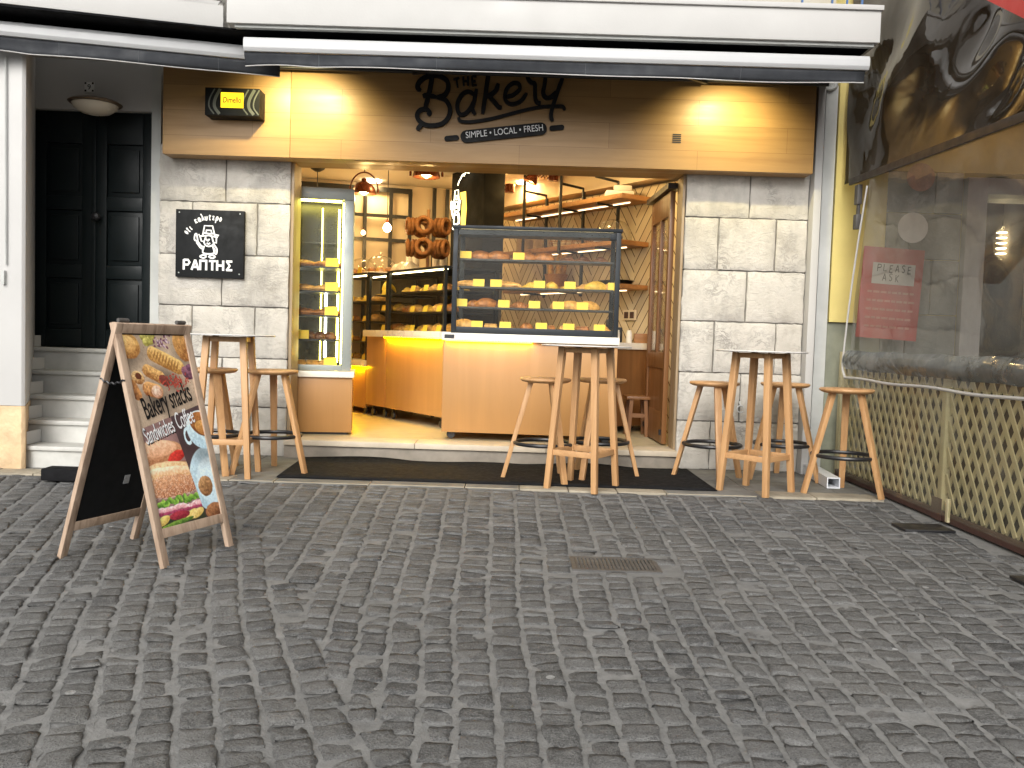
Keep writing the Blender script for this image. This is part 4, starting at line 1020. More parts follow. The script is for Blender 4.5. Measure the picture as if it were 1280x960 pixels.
b = MB(); b.mm(LX-.012, LX+.022, 3.05, 7.57, ztop+.002, ztop+.045); b.build('top_rail', M['lattice'], LF, bevel=.004)
b = MB(); b.mm(LX-.034, LX-.002, 3.0, 7.58, .008, .068); b.build('bottom_rail', M['brownrail'], LF, bevel=.004)
b = MB(); b.mm(LX-.040, LX-.0345, post_y-.07, post_y+.06, .006, .15); b.build('rail_bracket', M['brownrail'], LF)
b = MB(); yq = post_y - .18; b.box((LX-.048, yq, .095), (.018, .035, .15)); b.build('stake', M['lattice'], LF, bevel=.003)
b = MB()
def skirt(s, v):
    y = 3.0 + s*(7.5-3.0); zt_ = rope_z(y) - .005; z = .055 + v*(zt_-.055)
    return (XC - .002 + .006*math.sin(y*6+z*2)+.004*math.sin(y*13-z*5), y, z)
b.grid(skirt, 80, 16); b.build('clear_skirt', M['vinylskirt'], CU, smooth=True)
b = MB(); b.mm(LX+.16, LX+.18, 3.0, 7.6, 0, 1.0) 
b.build('dark_backing', plain('lattice_gap_dark', (.035,.027,.02), .8, .6, 3), LF)  # dark sheet added behind the lattice so its gaps read dark
# flat black plate at the foot of the fence
c = at(1165, 660, Z=.01); b = MB(); b.mm(c.x-.21, c.x+.10, c.y-.10, c.y+.10, .002, .016); tag(b.build('base_plate', M['black'], bevel=.004), 'flat black metal plate on the cobbles at the foot of the lattice fence', 'plate')
c = at(1302, 728, Z=.01); b = MB(); b.mm(c.x-.1, c.x+.15, c.y-.06, c.y+.10, .002, .016); tag(b.build('base_plate', M['black'], bevel=.004), 'black metal plate cut by the right edge of the photo', 'plate')
# white square pipe lying on the pavement
pa, pb = at(1007, 583, Z=.06), at(1042, 603, Z=.06)
t = (pb-pa).normalized(); n_ = Vector((-t.y, t.x, 0)); s = .10; hh = .085
b = MB(); w = .008
def rect(p, a, z0, z1): return [p-n_*a+Vector((0,0,z0-.06)), p+n_*a+Vector((0,0,z0-.06)), p+n_*a+Vector((0,0,z1-.06)), p-n_*a+Vector((0,0,z1-.06))]
vs = rect(pa, s/2, .012, .012+hh) + rect(pb, s/2, .012, .012+hh) + rect(pa, s/2-w, .012+w, .012+hh-w) + rect(pb, s/2-w, .012+w, .012+hh-w)
fs = []
for i in range(4):
    j = (i+1) % 4
    fs += [(i, j, 4+j, 4+i), (8+i, 12+i, 12+j, 8+j), (4+i, 4+j, 12+j, 12+i), (i, 8+i, 8+j, j)]
b.add(vs, fs); tag(b.build('square_pipe', M['pvc']), 'white hollow square pipe lying on the pavement by the fence corner', 'pipe')
# drain grate
gx0, gx1, gy0, gy1 = GR
dg = thing('drain_grate', 'rectangular cast iron drain grate set into the cobbles', 'grate', ((gx0+gx1)/2, (gy0+gy1)/2, 0))
b = MB(); z = .004; wf_ = .022
b.mm(gx0, gx1, gy0, gy0+wf_, -.0155, z); b.mm(gx0, gx1, gy1-wf_, gy1, -.0155, z); b.mm(gx0, gx0+wf_, gy0+wf_+.0005, gy1-wf_-.0005, -.0155, z); b.mm(gx1-wf_, gx1, gy0+wf_+.0005, gy1-wf_-.0005, -.0155, z)
b.build('frame', M['grate'], dg)
b = MB(); n = 20
for k in range(n):
    xx = gx0+wf_+.008 + (gx1-gx0-2*wf_-.016)*k/(n-1); b.mm(xx-.006, xx+.006, gy0+wf_+.001, gy1-wf_-.001, -.012, .003)
b.mm(gx0+wf_+.001, gx1-wf_-.001, (gy0+gy1)/2-.008, (gy0+gy1)/2+.008, -.0115, -.001); b.build('bars', M['grate'], dg)
b = MB(); b.mm(gx0+.01, gx1-.01, gy0+.01, gy1-.01, -.015, -.0135); b.build('drain_pit', M['black'], dg)
# mat
b = MB(); mf, mb_ = at(600, 603.5, Z=.02).y, 7.60
xa, xb, xc_, xd = at(338, 600, Z=.02).x, at(886, 605, Z=.02).x, at(862, 590, Z=.02).x, at(368, 578, Z=.02).x
def mf_(s, v): 
    x = (xa + (xb-xa)*s)*(1-v) + (xd+.0 + (xb-.02-xd)*s)*v; y = mf + (mb_-mf)*v
    return (x, y + .012*math.sin(s*17)*v, .022 + .004*math.sin(s*23+v*3)*(1 if v > .8 else .3) + (.02*max(0, math.sin(s*11)) if v > .95 else 0))
b.grid(mf_, 80, 8); o = b.build('door_mat', M['rubber'], smooth=True); md = o.modifiers.new('solid', 'SOLIDIFY'); md.thickness = .010; md.offset = -1
tag(o, 'long black rubber mat along the foot of the bakery step', 'mat')
# ================================================================== BAR STOOLS AND TABLES
def make_stool():
    t = thing('bar_stool', 'x', 'stool', (0,0,0), 0, 'wooden bar stools outside the bakery')
    b = MB(); b.lathe([(0,.762),(.150,.762),(.178,.768),(.196,.779),(.200,.787),(.198,.794),(.190,.799),(0,.801)], (0,0,0), 40); b.build('seat', M['woodx'], t, smooth=True, world=False, ang=60)
    for k in range(3):
        a = 2*PI*k/3; d = Vector((math.cos(a), math.sin(a), 0))
        b = MB(); b.bar(d*.115+Vector((0,0,.764)), d*.315, .056, .038, d, .045, .032); b.build('leg', M['wood'], t, bevel=.006, world=False)
    b = MB(); R_ = .115 + .2*(.764-.29)/.764 - .012
    b.tube([(R_*math.cos(a), R_*math.sin(a), .29) for a in np.linspace(0, 2*PI, 40, endpoint=False)], .0155, 8, True); b.build('foot_ring', M['black'], t, smooth=True, world=False)
    return t
def make_table():
    t = thing('bar_table', 'x', 'table', (0,0,0), 0, 'round bar tables outside the bakery')
    H = 1.062
    b = MB(); b.lathe([(0,H-.010),(.325,H-.010),(.334,H-.009),(.335,H-.006)], (0,0,0), 56); b.build('top_edge', M['tabletop_edge'], t, smooth=True, world=False)
    b = MB(); b.lathe([(.335,H-.006),(.3355,H-.001),(.333,H+.001),(0,H+.0015)], (0,0,0), 56); b.build('table_top', M['tabletop'], t, smooth=True, world=False)
    feet = []; tops = []
    for k in range(4):
        a = PI/4 + k*PI/2; d = Vector((math.cos(a), math.sin(a), 0)); tops.append(d*.185); feet.append(d*.272)
        b = MB(); b.bar(d*.185+Vector((0,0,H-.014)), d*.272, .050, .050, Vector((1,0,0)), .042, .042); b.build('leg', M['wood'], t, bevel=.006, world=False)
    for k in range(4):
        j = (k+1) % 4
        a_, c_ = tops[k]+Vector((0,0,H-.035)), tops[j]+Vector((0,0,H-.035)); e = (c_-a_).normalized()*.022
        b = MB(); b.bar(a_+e, c_-e, .02, .038); b.build('apron', M['wood'], t, bevel=.002, world=False)
        f = .745; a_ = tops[k].lerp(feet[k], f)+Vector((0,0,H*(1-f))); c_ = tops[j].lerp(feet[j], f)+Vector((0,0,H*(1-f))); e = (c_-a_).normalized()*.02
        b = MB(); b.bar(a_+e, c_-e, .022, .042); b.build('foot_rail', M['woodx'], t, bevel=.003, world=False)
    return t
def G(px, py): q = at(px, py, Z=0); return (q.x, q.y, .008 if q.y > 6.38 else .002)
stools = [ # pixel of the foot centre, rotation, label
 ((1052, 618), 70, 'bar stool standing alone beside the lattice fence at the right'),
 ((888, 601), 30, 'bar stool left of the right bar table, in front of the right stone pier'),
 ((976, 599), 80, 'bar stool behind the right bar table, partly hidden by its legs'),
 ((678, 601), 60, 'bar stool at the left of the middle bar table in front of the doorway'),
 ((748, 597), 0, 'bar stool behind the middle bar table in front of the glass case'),
 ((338, 591), 100, 'bar stool to the right of the left bar table, at the left pier'),
 ((262, 590), 70, 'bar stool mostly hidden behind the left bar table and sandwich board')]
s0 = make_stool()
for i, (p, r, lab) in enumerate(stools):
    if i == 0: s0.location = G(*p); s0.rotation_euler.z = math.radians(r); s0['label'] = lab
    else: dup(s0, G(*p), math.radians(r), lab)
t0 = make_table()
for i, (p, r, lab) in enumerate([((944, 615.5), 45, 'round bar table with pale top in front of the right stone pier'), ((727, 611), 60, 'round bar table with two stools in front of the bakery doorway'), ((284, 595), 5, 'round bar table behind the sandwich board at the left pier')]):
    if i == 0: t0.location = G(*p); t0.rotation_euler.z = math.radians(r); t0['label'] = lab
    else: dup(t0, G(*p), math.radians(r), lab)

# ================================================================== SANDWICH BOARD
fl_, fr_, bl_, br_ = at(205, 711, Z=0), at(298, 684, Z=0), at(75, 698, Z=0), at(169, 671, Z=0)
RZ = at(139, 402, Y=(fl_.y+bl_.y)/2).z
tl_ = (fl_+bl_)/2; tl_.z = RZ; tr_ = (fr_+br_)/2; tr_.z = RZ
AB = thing('sandwich_board', 'wooden framed sandwich board with food poster of bakery snacks, sandwiches and coffee', 'sign', tuple((fl_+fr_+bl_+br_)/4))
def panel(ftl, ftr, ffl, ffr, poster):
    ux = (ftr-ftl); Wd = ux.length; ux.normalize(); dn = (ffl-ftl); Ln = dn.length; dn.normalize(); nz = ux.cross(-dn).normalized()   # outward
    def p(u, v, h=0): return ftl + ux*(u) + dn*(v) + nz*h
    s = .040; th = .024
    fr = MB()
    def slab(mb, u0, u1, v0, v1, h0, h1):
        q = [p(u,v,h) for h in (h0,h1) for u,v in ((u0,v0),(u1,v0),(u1,v1),(u0,v1))]
        mb.add(q, [(0,3,2,1),(4,5,6,7),(0,1,5,4),(1,2,6,5),(2,3,7,6),(3,0,4,7)])
    vb = Ln*.845
    for nm, a in (('leg', (0, s, .0, Ln)), ('leg', (Wd-s, Wd, .0, Ln)), ('rail', (s+.0005, Wd-s-.0005, .001, .048)), ('rail', (s+.0005, Wd-s-.0005, vb, vb+.045))):
        q = MB(); slab(q, *a, -th/2 - .013, th/2 - .013); q.build(nm, M['board_wood'], AB, bevel=.003)
    return p, s, Wd, vb, slab
pf, s, Wd, vb, slab = panel(tl_, tr_, fl_, fr_, True)
# painted poster: a print, so its picture is a colour per vertex
NU, NV = 200, 380
def poster_colors():
    yy, xx = np.mgrid[0:NV+1, 0:NU+1]; u = xx/NU; v = yy/NV; asp = (vb-.05)/(Wd-2*s)   # v in units: multiply by asp to be isotropic
    V = v*asp
    img = np.zeros((NV+1, NU+1, 3)); r2 = np.random.default_rng(3)
    def nz(sc, seed):
        g_ = np.random.default_rng(seed).random((int(sc*asp)+3, int(sc)+3)); fx_, fy_ = u*sc, V*sc
        x0 = np.clip(fx_.astype(int), 0, g_.shape[1]-2); y0 = np.clip(fy_.astype(int), 0, g_.shape[0]-2); a = fx_-x0; b = fy_-y0; a = a*a*(3-2*a); b = b*b*(3-2*b)
        return (g_[y0,x0]*(1-a)+g_[y0,x0+1]*a)*(1-b)+(g_[y0+1,x0]*(1-a)+g_[y0+1,x0+1]*a)*b
    n1 = nz(14, 1); n2 = nz(40, 2); n3 = nz(80, 4); nn = (n1+n2*.7+n3*.5)/2.2
    def put(mask, col): 
        mk = np.clip(mask, 0, 1)[..., None]; img[:] = img*(1-mk) + np.array(col)*mk if not isinstance(col, np.ndarray) or col.ndim == 1 else img*(1-mk)+col*mk
    VS = [1.0]
    def blob(cx, cy, rx, ry, rot, c1, c2, soft=.06, wob=.12, sh=1.0, c3=None):
        cy = cy*asp*VS[0]; ry = ry*(.9 if VS[0] < 1 else 1); ca, sa = math.cos(rot), math.sin(rot); dx = u-cx; dy = V-cy; a = (dx*ca+dy*sa)/rx; b = (-dx*sa+dy*ca)/ry
        d = np.sqrt(a*a+b*b) + (nn-.5)*wob*2; mk = np.clip((1-d)/soft, 0, 1)
        shade = np.clip(.5 - .42*(a*.5+b) * sh, 0, 1); shade = np.clip(shade + (n2-.5)*.45 + (n3-.5)*.3, 0, 1)[..., None]
        col = np.array(c2)*(1-shade)+np.array(c1)*shade
        img[:] = img*(1-mk[...,None])+col*mk[...,None]
    def shadow(cx, cy, rx, ry, rot=0, k=.5):
        ca, sa = math.cos(rot), math.sin(rot); dx = u-cx; dy = V-cy*asp; a = (dx*ca+dy*sa)/rx; b = (-dx*sa+dy*ca)/ry
        mk = np.clip(1.2-np.sqrt(a*a+b*b), 0, 1)[...,None]*k; img[:] = img*(1-mk)
    def capsule(p0, p1, r, c1, c2, **k):
        p0 = (p0[0], p0[1]*VS[0]); p1 = (p1[0], p1[1]*VS[0]); r = r*(.92 if VS[0] < 1 else 1)
        dx, dy = p1[0]-p0[0], (p1[1]-p0[1])*asp; L = math.hypot(dx, dy); 
        cx, cy = (p0[0]+p1[0])/2, (p0[1]+p1[1])/2; ca, sa = dx/L, dy/L; X = (u-cx)*ca+(V-cy*asp)*sa; Y = -(u-cx)*sa+(V-cy*asp)*ca
        d = np.sqrt(np.maximum(abs(X)-(L/2-r*.5), 0)**2+Y*Y)/r + (nn-.5)*.15; mk = np.clip((1-d)/.06, 0, 1)[...,None]
        shv = np.clip(.55-.5*Y/r+(n2-.5)*.5+(n3-.5)*.3, 0, 1)[...,None]
        img[:] = img*(1-mk)+(np.array(c2)*(1-shv)+np.array(c1)*shv)*mk
    # tan table top
    VS[0] = .74
    base = np.array((172,146,120)); img[:] = base*(.86+.22*nz(6,9)[...,None]+.06*(n3[...,None]-.5))
    for cx, cy, rx, ry, rot in ((.08,.09,.2,.19,0),(.93,.08,.2,.24,0),(.62,.23,.3,.14,.5),(.35,.33,.3,.16,.3)): shadow(cx, cy+.02, rx, ry, rot, .45)
    blob(.06,.085,.19,.18,.2,(226,172,88),(128,72,26),wob=.06); blob(.06,.075,.13,.11,.2,(236,190,110),(190,128,60),wob=.1)
    blob(.95,.08,.17,.24,-.2,(222,160,80),(120,62,22),wob=.06)
    for cx, cy in ((.33,.02),(.42,.05),(.36,.06),(.45,.015)): blob(cx,cy,.06,.06,0,(214,204,100),(120,110,36),wob=.1)
    for k in range(34):
        cx = .62+.14*r2.standard_normal()*.6; cy = .055+.022*r2.standard_normal(); blob(cx,cy,.022,.016,r2.random()*3,(238,220,226) if r2.random()<.4 else (120,60,90),(70,24,48),wob=.2)
    capsule((.38,.135),(.84,.255),.105,(236,186,100),(138,82,28))
    for t in np.linspace(.1,.9,9): blob(.40+.42*t,.135+.115*t,.012,.09,.55,(150,92,34),(120,70,24),soft=.5)
    blob(.93,.29,.11,.085,.5,(150,90,110),(60,28,44)); blob(.97,.25,.05,.05,0,(120,70,96),(66,30,50)); 
    blob(.12,.31,.10,.09,.3,(235,196,128),(126,70,28)); blob(.13,.30,.05,.045,.3,(90,40,22),(70,30,16),wob=.1)
    capsule((.25,.255),(.50,.325),.085,(230,172,92),(122,66,24)); blob(.52,.34,.09,.07,.6,(120,50,40),(70,26,22))
    capsule((.20,.385),(.42,.42),.095,(226,160,88),(124,62,26)); blob(.37,.415,.085,.085,0,(228,190,160),(160,100,70)); blob(.37,.42,.05,.05,0,(240,215,190),(190,140,110))
    capsule((.0,.34),(.08,.45),.07,(190,120,60),(96,48,22))
    for k in range(60):
        cx = .70+.17*r2.standard_normal()*.65; cy = .355+.028*r2.standard_normal(); blob(cx,cy,.024,.010,r2.random()*3,(190,60,44),(120,24,20),wob=.2)
    for k in range(50): blob(r2.random(), .05+.4*r2.random(), .006,.005,0,(120,70,40),(110,60,34),wob=.1)
    VS[0] = 1.0
    split = .492-.098*u
    low = (v > split)
    su = .50+.25*np.clip((v-.46)/.54, 0, 1)
    # sandwiches
    keep = img.copy()
    img[:] = np.array((122,88,84))*(.8+.4*nz(5,12)[...,None])
    blob(.18,.63,.45,.17,.0,(222,158,112),(150,84,46),wob=.05); blob(.20,.60,.3,.10,0,(238,190,150),(206,136,92),wob=.08)
    blob(.46,.655,.15,.07,-.3,(228,50,38),(150,16,14),wob=.14); blob(.2,.685,.42,.022,.0,(160,70,40),(110,50,24))
    blob(.30,.745,.52,.17,.03,(240,198,142),(186,116,60),wob=.05); blob(.34,.72,.4,.05,.05,(250,226,190),(220,160,104),wob=.2); 
    blob(.30,.80,.50,.13,.02,(214,146,96),(146,76,44),wob=.05)
    mk = ((nz(90,21) > .62) & (v > .74) & (v < .86) & (u < .72)).astype(float)*.5; img[:] = img*(1-mk[...,None])+np.array((238,206,176))*mk[...,None]
    for k in range(16): blob(.05+.045*k+.02*r2.standard_normal(),.878+.008*r2.standard_normal(),.05,.035,r2.random()*3,(150,200,64),(44,96,20),wob=.3)
    for k in range(8): blob(.06+.09*k,.912+.004*r2.standard_normal(),.075,.032,.15*r2.standard_normal(),(244,206,206),(196,110,120),wob=.15)
    for k in range(7): blob(.04+.11*k,.932,.07,.02,0,(180,60,96),(110,26,52),wob=.15)
    mk = ((v > .945) & (u < .8)).astype(float)[...,None]; img[:] = img*(1-mk)+np.array((34,40,26))*mk
    for cx, c1 in ((.06,(240,214,110)),(.52,(240,210,110)),(.62,(236,206,120))): blob(cx,.965,.12,.05,-.3,c1,(190,150,60),wob=.08)
    blob(.33,.955,.17,.05,0,(170,40,54),(104,16,28),wob=.08); blob(.26,.992,.3,.03,-.1,(120,160,50),(40,74,18),wob=.1)
    sand = img.copy()
    # coffee
    img[:] = np.array((62,44,46))*(.75+.4*nz(6,31)[...,None])
    blob(.93,.80,.33,.40,.10,(186,214,226),(140,176,192),wob=.0,soft=.03); blob(.95,.81,.25,.30,.10,(206,229,237),(176,204,216),wob=0,soft=.10); shadow(.93,.66,.26,.16,.2,.35)
    blob(.98,.53,.27,.24,.3,(216,236,242),(150,186,202),wob=0,soft=.03)
    blob(1.0,.50,.22,.15,.35,(168,96,40),(86,40,16),wob=.02,soft=.05); blob(1.0,.52,.14,.09,.35,(212,150,72),(150,84,30),wob=.1)
    dx = (u-.72); dy = V-.555*asp; rr = np.sqrt((dx/.07)**2+(dy/.11)**2); mk = ((rr < 1) & (rr > .62) & (u < .76)).astype(float)[...,None]; img[:] = img*(1-mk)+np.array((190,216,226))*mk
    blob(.84,.835,.125,.125,0,(196,140,84),(92,52,24),wob=.06)
    blob(.92,.975,.17,.10,0,(170,106,62),(76,38,18),wob=.08)
    cof = img.copy()
    img[:] = keep; lm = low & (u <= su); img[lm] = sand[lm]; lm = low & (u > su); img[lm] = cof[lm]
    img[:] *= (.93+.14*(n3[...,None]*.6+n2[...,None]*.4))
    c = np.clip(img*1.12/255., 0, 1)**.85; gy = c.mean(-1, keepdims=True); c = gy + (c-gy)*.90; lin = np.where(c <= .04045, c/12.92, ((c+.055)/1.055)**2.4)
    return lin
b = MB(); b.grid(lambda u, v: pf(s+.0+u*(Wd-2*s), .05+v*(vb-.05), -.009), NU, NV)
def postermat():
    t = NT('printed_poster'); a = t.n('ShaderNodeAttribute', attribute_name='print'); v = t.coord()
    return t.out(t.princ(a.outputs['Color'], .42, t.bump(t.noise(v, 6, 2), .05, .01), spec=.35))
po = b.build('poster', postermat(), AB)
ca_ = po.data.attributes.new('print', 'FLOAT_COLOR', 'POINT'); lin = poster_colors()
ca_.data.foreach_set('color', np.concatenate([lin.reshape(-1, 3), np.ones(((NU+1)*(NV+1), 1))], 1).ravel().astype(np.float32))
b = MB(); slab(b, s+.0006, Wd-s-.0006, .0485, vb-.0005, -.019, -.0095); b.build('back_sheet', M['slate'], AB)
uxp = (tr_-tl_).normalized(); dnp = (fl_-tl_).normalized(); nzp = uxp.cross(-dnp).normalized()
def ptext(body, u, v, size, sx, slope, mat, bold=.0, name='lettering', h=-.0075):
    d = (uxp*1 + dnp*slope).normalized(); e = nzp.cross(d)
    mb = MB(); o = pf(s+u*(Wd-2*s), .05+v*(vb-.05), h); text_mesh(mb, body, o, d, e, size, .0008, sx, 'CENTER', bold=bold); mb.build(name, mat, po)
PW = Wd-2*s; PH = vb-.05
ptext('Bakery snacks', .52, .405, .150, .40, -.21*PH/PW*.5, M['black_let'], .0015)
ptext('Sandwiches', .30, .553, .115, .385, -.21*PH/PW*.5, M['black_let'], .0012, h=-.0083)
ptext('Sandwiches', .29, .548, .115, .385, -.21*PH/PW*.5, M['white_let'], .0)
ptext('Coffee', .735, .500, .122, .40, -.21*PH/PW*.5, M['white_let'], .0)
pb_, s2, Wd2, vb2, slab2 = panel(tr_, tl_, br_, bl_, False)
b = MB(); slab2(b, s2+.0006, Wd2-s2-.0006, .0485, vb2-.0005, -.02, -.010); ch = b.build('chalkboard', M['slate'], AB)
b = MB(); slab2(b, .17, .205, vb2-.20, vb2-.155, -.0225, -.0205); b.build('sticker', plain('grey_sticker', (.35,.36,.37), .5, .5, 60, bump=0), ch)
b = MB(); A_, B_ = tl_.lerp(bl_, .235), tl_.lerp(fl_, .235); b.tube([A_.lerp(B_, t)+Vector((0,0,-.02*math.sin(t*PI)+.004*math.sin(t*30))) for t in np.linspace(0,1,24)], .0045, 6); b.build('chain', M['black'], AB)
b = MB(); 
for k in (.12, .88): q = tl_.lerp(tr_, k); b.tube([q-uxp*.03+Vector((0,0,.008)), q+uxp*.03+Vector((0,0,.008))], .01, 8)
b.split_build('hinge', M['grate'], AB)
# ================================================================== SHOP INTERIOR
def casters(mb, pts, z0):
    for x, y in pts:
        mb.lathe([(.0,-.014),(.036,-.014),(.04,-.008),(.04,.008),(.036,.014),(0,.014)], (x, y, z0+.042), 14, Matrix.Rotation(PI/2, 3, 'X')); mb.mm(x-.012, x+.012, y-.012, y+.012, z0+.082, z0+.12)
# --- pastry prototypes (built once, copied)
def pastry_mesh(kind, seed):
    r = random.Random(seed); b = MB(); n = 18
    ph = [r.uniform(0, 6) for _ in range(4)]
    def lump(c, a, bb, h, rot=0, flat=.25):
        vs = []; fs = []; nu, nv = 20, 9
        for j in range(nv+1):
            th = -PI/2*.55 + (PI/2*1.55)*j/nv
            for i in range(nu):
                p = 2*PI*i/nu; k = 1+.06*math.sin(3*p+ph[0])+.04*math.sin(5*p+ph[1]+th*2)
                x = a*k*math.cos(th)*math.cos(p); y = bb*k*math.cos(th)*math.sin(p); z = h*(math.sin(th)+.35)*(1+.06*math.sin(4*p+ph[2]))
                vs.append((c[0]+x*math.cos(rot)-y*math.sin(rot), c[1]+x*math.sin(rot)+y*math.cos(rot), c[2]+max(0, z)))
        for j in range(nv):
            for i in range(nu): fs.append((j*nu+i, j*nu+(i+1)%nu, (j+1)*nu+(i+1)%nu, (j+1)*nu+i))
        fs.append(tuple(range(nu))[::-1]); b.add(vs, fs)
    if kind == 'bread_loaf': lump((0,0,0), .115, .06, .062)
    elif kind == 'bread_roll': lump((0,0,0), .062, .055, .05)
    elif kind == 'croissant':
        for t in np.linspace(-1, 1, 7): lump((t*.07, .03*t*t, 0), .026, .045*(1-.55*abs(t)), .052*(1-.45*abs(t)), -t*.5)
    elif kind == 'sandwich_baguette': lump((0,0,0), .15, .042, .045); b.mm(-.12, .12, -.046, .046, .018, .026)
    elif kind == 'pastry_slice': b.mm(-.06,.06,-.045,.045,0,.035); b.mm(-.055,.055,-.04,.04,.036,.05)
    elif kind == 'pie_piece': lump((0,0,0), .08, .06, .03); lump((.01,0,.02), .05, .04, .03)
    return b
PROTO = {}
def pastry(kind, mat, loc, rz, label, group):
    key = (kind, mat)
    if key not in PROTO:
        o = pastry_mesh(kind, len(PROTO)+3).build(kind, M[mat], None, bevel=.004 if kind == 'pastry_slice' else 0, smooth=True, ang=60); PROTO[key] = o
    else:
        o = PROTO[key].copy(); COL.objects.link(o)
    o.location = loc; o.rotation_euler = (0,0,rz); o.scale = (1,1,1)
    tag(o, label, {'bread_loaf':'bread','bread_roll':'bread roll','croissant':'croissant','sandwich_baguette':'baguette','pastry_slice':'pastry','pie_piece':'pastry'}[kind], group)
    return o
TAGP = [None]
def price_tag(loc, rz, label, group, sc=1.0):
    if TAGP[0] is None:
        b = MB(); w, h = .105, .07
        b.add([(-w/2,0,0),(w/2,0,0),(w/2,.018,h),(-w/2,.018,h),(-w/2,.003,0),(w/2,.003,0),(w/2,.021,h),(-w/2,.021,h)], [(0,1,2,3),(7,6,5,4),(0,4,5,1),(1,5,6,2),(2,6,7,3),(3,7,4,0)]); TAGP[0] = o = b.build('price_tag', M['tag'])
    else: o = TAGP[0].copy(); COL.objects.link(o)
    o.location = loc; o.rotation_euler = (0,0,rz); o.scale = (sc, sc, sc); tag(o, label, 'price tag', group)
ORD = ['first','second','third','fourth','fifth','sixth','seventh','eighth','ninth','tenth','eleventh','twelfth']
MATW = {'crust':'brown','crustpale':'pale golden','choco':'dark','cheese':'yellow'}
# --- front display case
YC = 8.0; cx0 = at(553.5, 470, Y=YC).x; cx1 = at(770, 470, Y=YC).x; CW = cx1-cx0; RC = math.radians(-2.2)
FC = thing('display_case', 'large glass display case on veneer counter facing the doorway, yellow light under its white top', 'display case', (cx0, YC+.0, FL), RC)
Cm = Matrix.Translation((cx0, YC, FL)) @ Matrix.Rotation(RC, 4, 'Z'); CI = Cm
def L2W(x, y, z): return Cm @ Vector((x, y, z))
ctz = at(600, 417, Y=YC).z - FL; cbz = ctz-.068; gt = at(665, 288, Y=YC).z - FL; pbz = at(600, 541, Y=YC).z - FL
def lb(name, fn, mat, par=FC, **k):
    b = MB(); fn(b); sp = k.pop('split', False)
    return (b.split_build if sp else b.build)(name, mat, par, world=False, **k)
DP = .74
lb('base_panel', lambda b: (b.mm(0, CW, 0, .02, pbz, cbz), b.mm(0, .02, .0205, DP, pbz, cbz), b.mm(CW-.02, CW, .0205, DP, pbz, cbz), b.mm(.021, CW-.021, .021, DP-.02, pbz+.02, pbz+.04)), M['panel'], bevel=.002)
lb('counter_top', lambda b: b.mm(-.012, CW+.012, -.045, DP, cbz+.001, ctz), M['counter'], bevel=.005)
lb('controller', lambda b: b.mm(.01, .10, -.047, -.0455, cbz+.018, ctz-.015), M['black'])
lb('led_strip', lambda b: b.mm(.02, .80, -.040, -.028, cbz-.008, cbz), M['led_y'])
lb('caster', lambda b: casters(b, [(.08,.08),(CW-.08,.08),(.08,DP-.1),(CW-.08,DP-.1)], 0.0), M['black'], split=True)
gx0_, gx1_ = .06, CW+.0
lb('frame', lambda b: ([b.mm(x, x+.045, y, y+.04, ctz+.001, gt) for x in (gx0_, gx1_-.045) for y in (.02, DP-.06)], b.mm(gx0_-.01, gx1_+.01, .01, DP-.01, gt+.001, gt+.03), b.mm(gx0_+.046, gx1_-.046, .025, .05, ctz+.001, ctz+.06), b.mm(gx1_-.10,gx1_-.046,.0185,.03,gt-.07,gt-.02)), M['steel'], bevel=.003)
lb('front_glass', lambda b: b.mm(gx0_+.047, gx1_-.047, .028, .034, ctz+.061, gt), M['caseglass'])
lb('side_glass', lambda b: (b.mm(gx0_+.018, gx0_+.024, .062, DP-.062, ctz+.002, gt), b.mm(gx1_-.024, gx1_-.018, .062, DP-.062, ctz+.002, gt)), M['caseglass'])
shz = [at(600, y, Y=8.15).z - FL for y in (411, 384, 358.5, 323.5)]
sd = [(.07,.66),(.10,.60),(.13,.55),(.17,.50)]
for k in (1, 2, 3):
    z = shz[k]; a, c = sd[k]
    sh = lb('shelf', lambda b: (b.mm(gx0_+.05, gx1_-.05, a, c, z-.006, z), b.mm(gx0_+.05, gx1_-.05, a-.012, a-.0005, z-.015, z+.002)), M['black'])
    lb('shelf_led', lambda b: b.mm(gx0_+.06, gx1_-.06, a+.004, a+.012, z-.0105, z-.0065), emit('case_led_%d' % 1, (1,.72,.3), 9.0), sh)
lb('top_led', lambda b: b.mm(gx0_+.06, gx1_-.06, .062, .078, gt-.010, gt-.003), M['led_w'])
lb('top_lip', lambda b: b.mm(gx0_+.046, gx1_-.046, .038, .052, gt-.05, gt-.001), M['steel'])
lb('tray', lambda b: b.mm(gx0_+.05, gx1_-.05, .06, .66, ctz+.0015, shz[0]-.0), M['alu'])
content = [
 [(.12,'bread_loaf','crustpale'),(.37,'pastry_slice','crustpale'),(.52,'pastry_slice','crustpale'),(.70,'bread_roll','crust'),(.9,'pastry_slice','crust'),(1.06,'pastry_slice','crustpale'),(1.22,'pastry_slice','crust'),(1.40,'pie_piece','crustpale')],
 [(.20,'bread_roll','crust'),(.32,'bread_loaf','crust'),(.46,'bread_roll','choco'),(.62,'croissant','crust'),(.76,'bread_roll','crust'),(.97,'bread_roll','crustpale'),(1.10,'bread_loaf','crustpale'),(1.26,'bread_loaf','crustpale')],
 [(.14,'sandwich_baguette','crustpale'),(.50,'sandwich_baguette','crustpale'),(.72,'pie_piece','cheese'),(.92,'bread_roll','cheese'),(1.08,'pie_piece','cheese'),(1.22,'pie_piece','crustpale'),(1.34,'bread_loaf','cheese'),(1.46,'bread_roll','crustpale')],
 [(.24,'bread_loaf','crust'),(.41,'bread_loaf','crust'),(.66,'bread_loaf','crust'),(.83,'bread_loaf','crust'),(1.06,'pie_piece','choco'),(1.20,'pie_piece','choco'),(1.36,'pie_piece','choco')]]
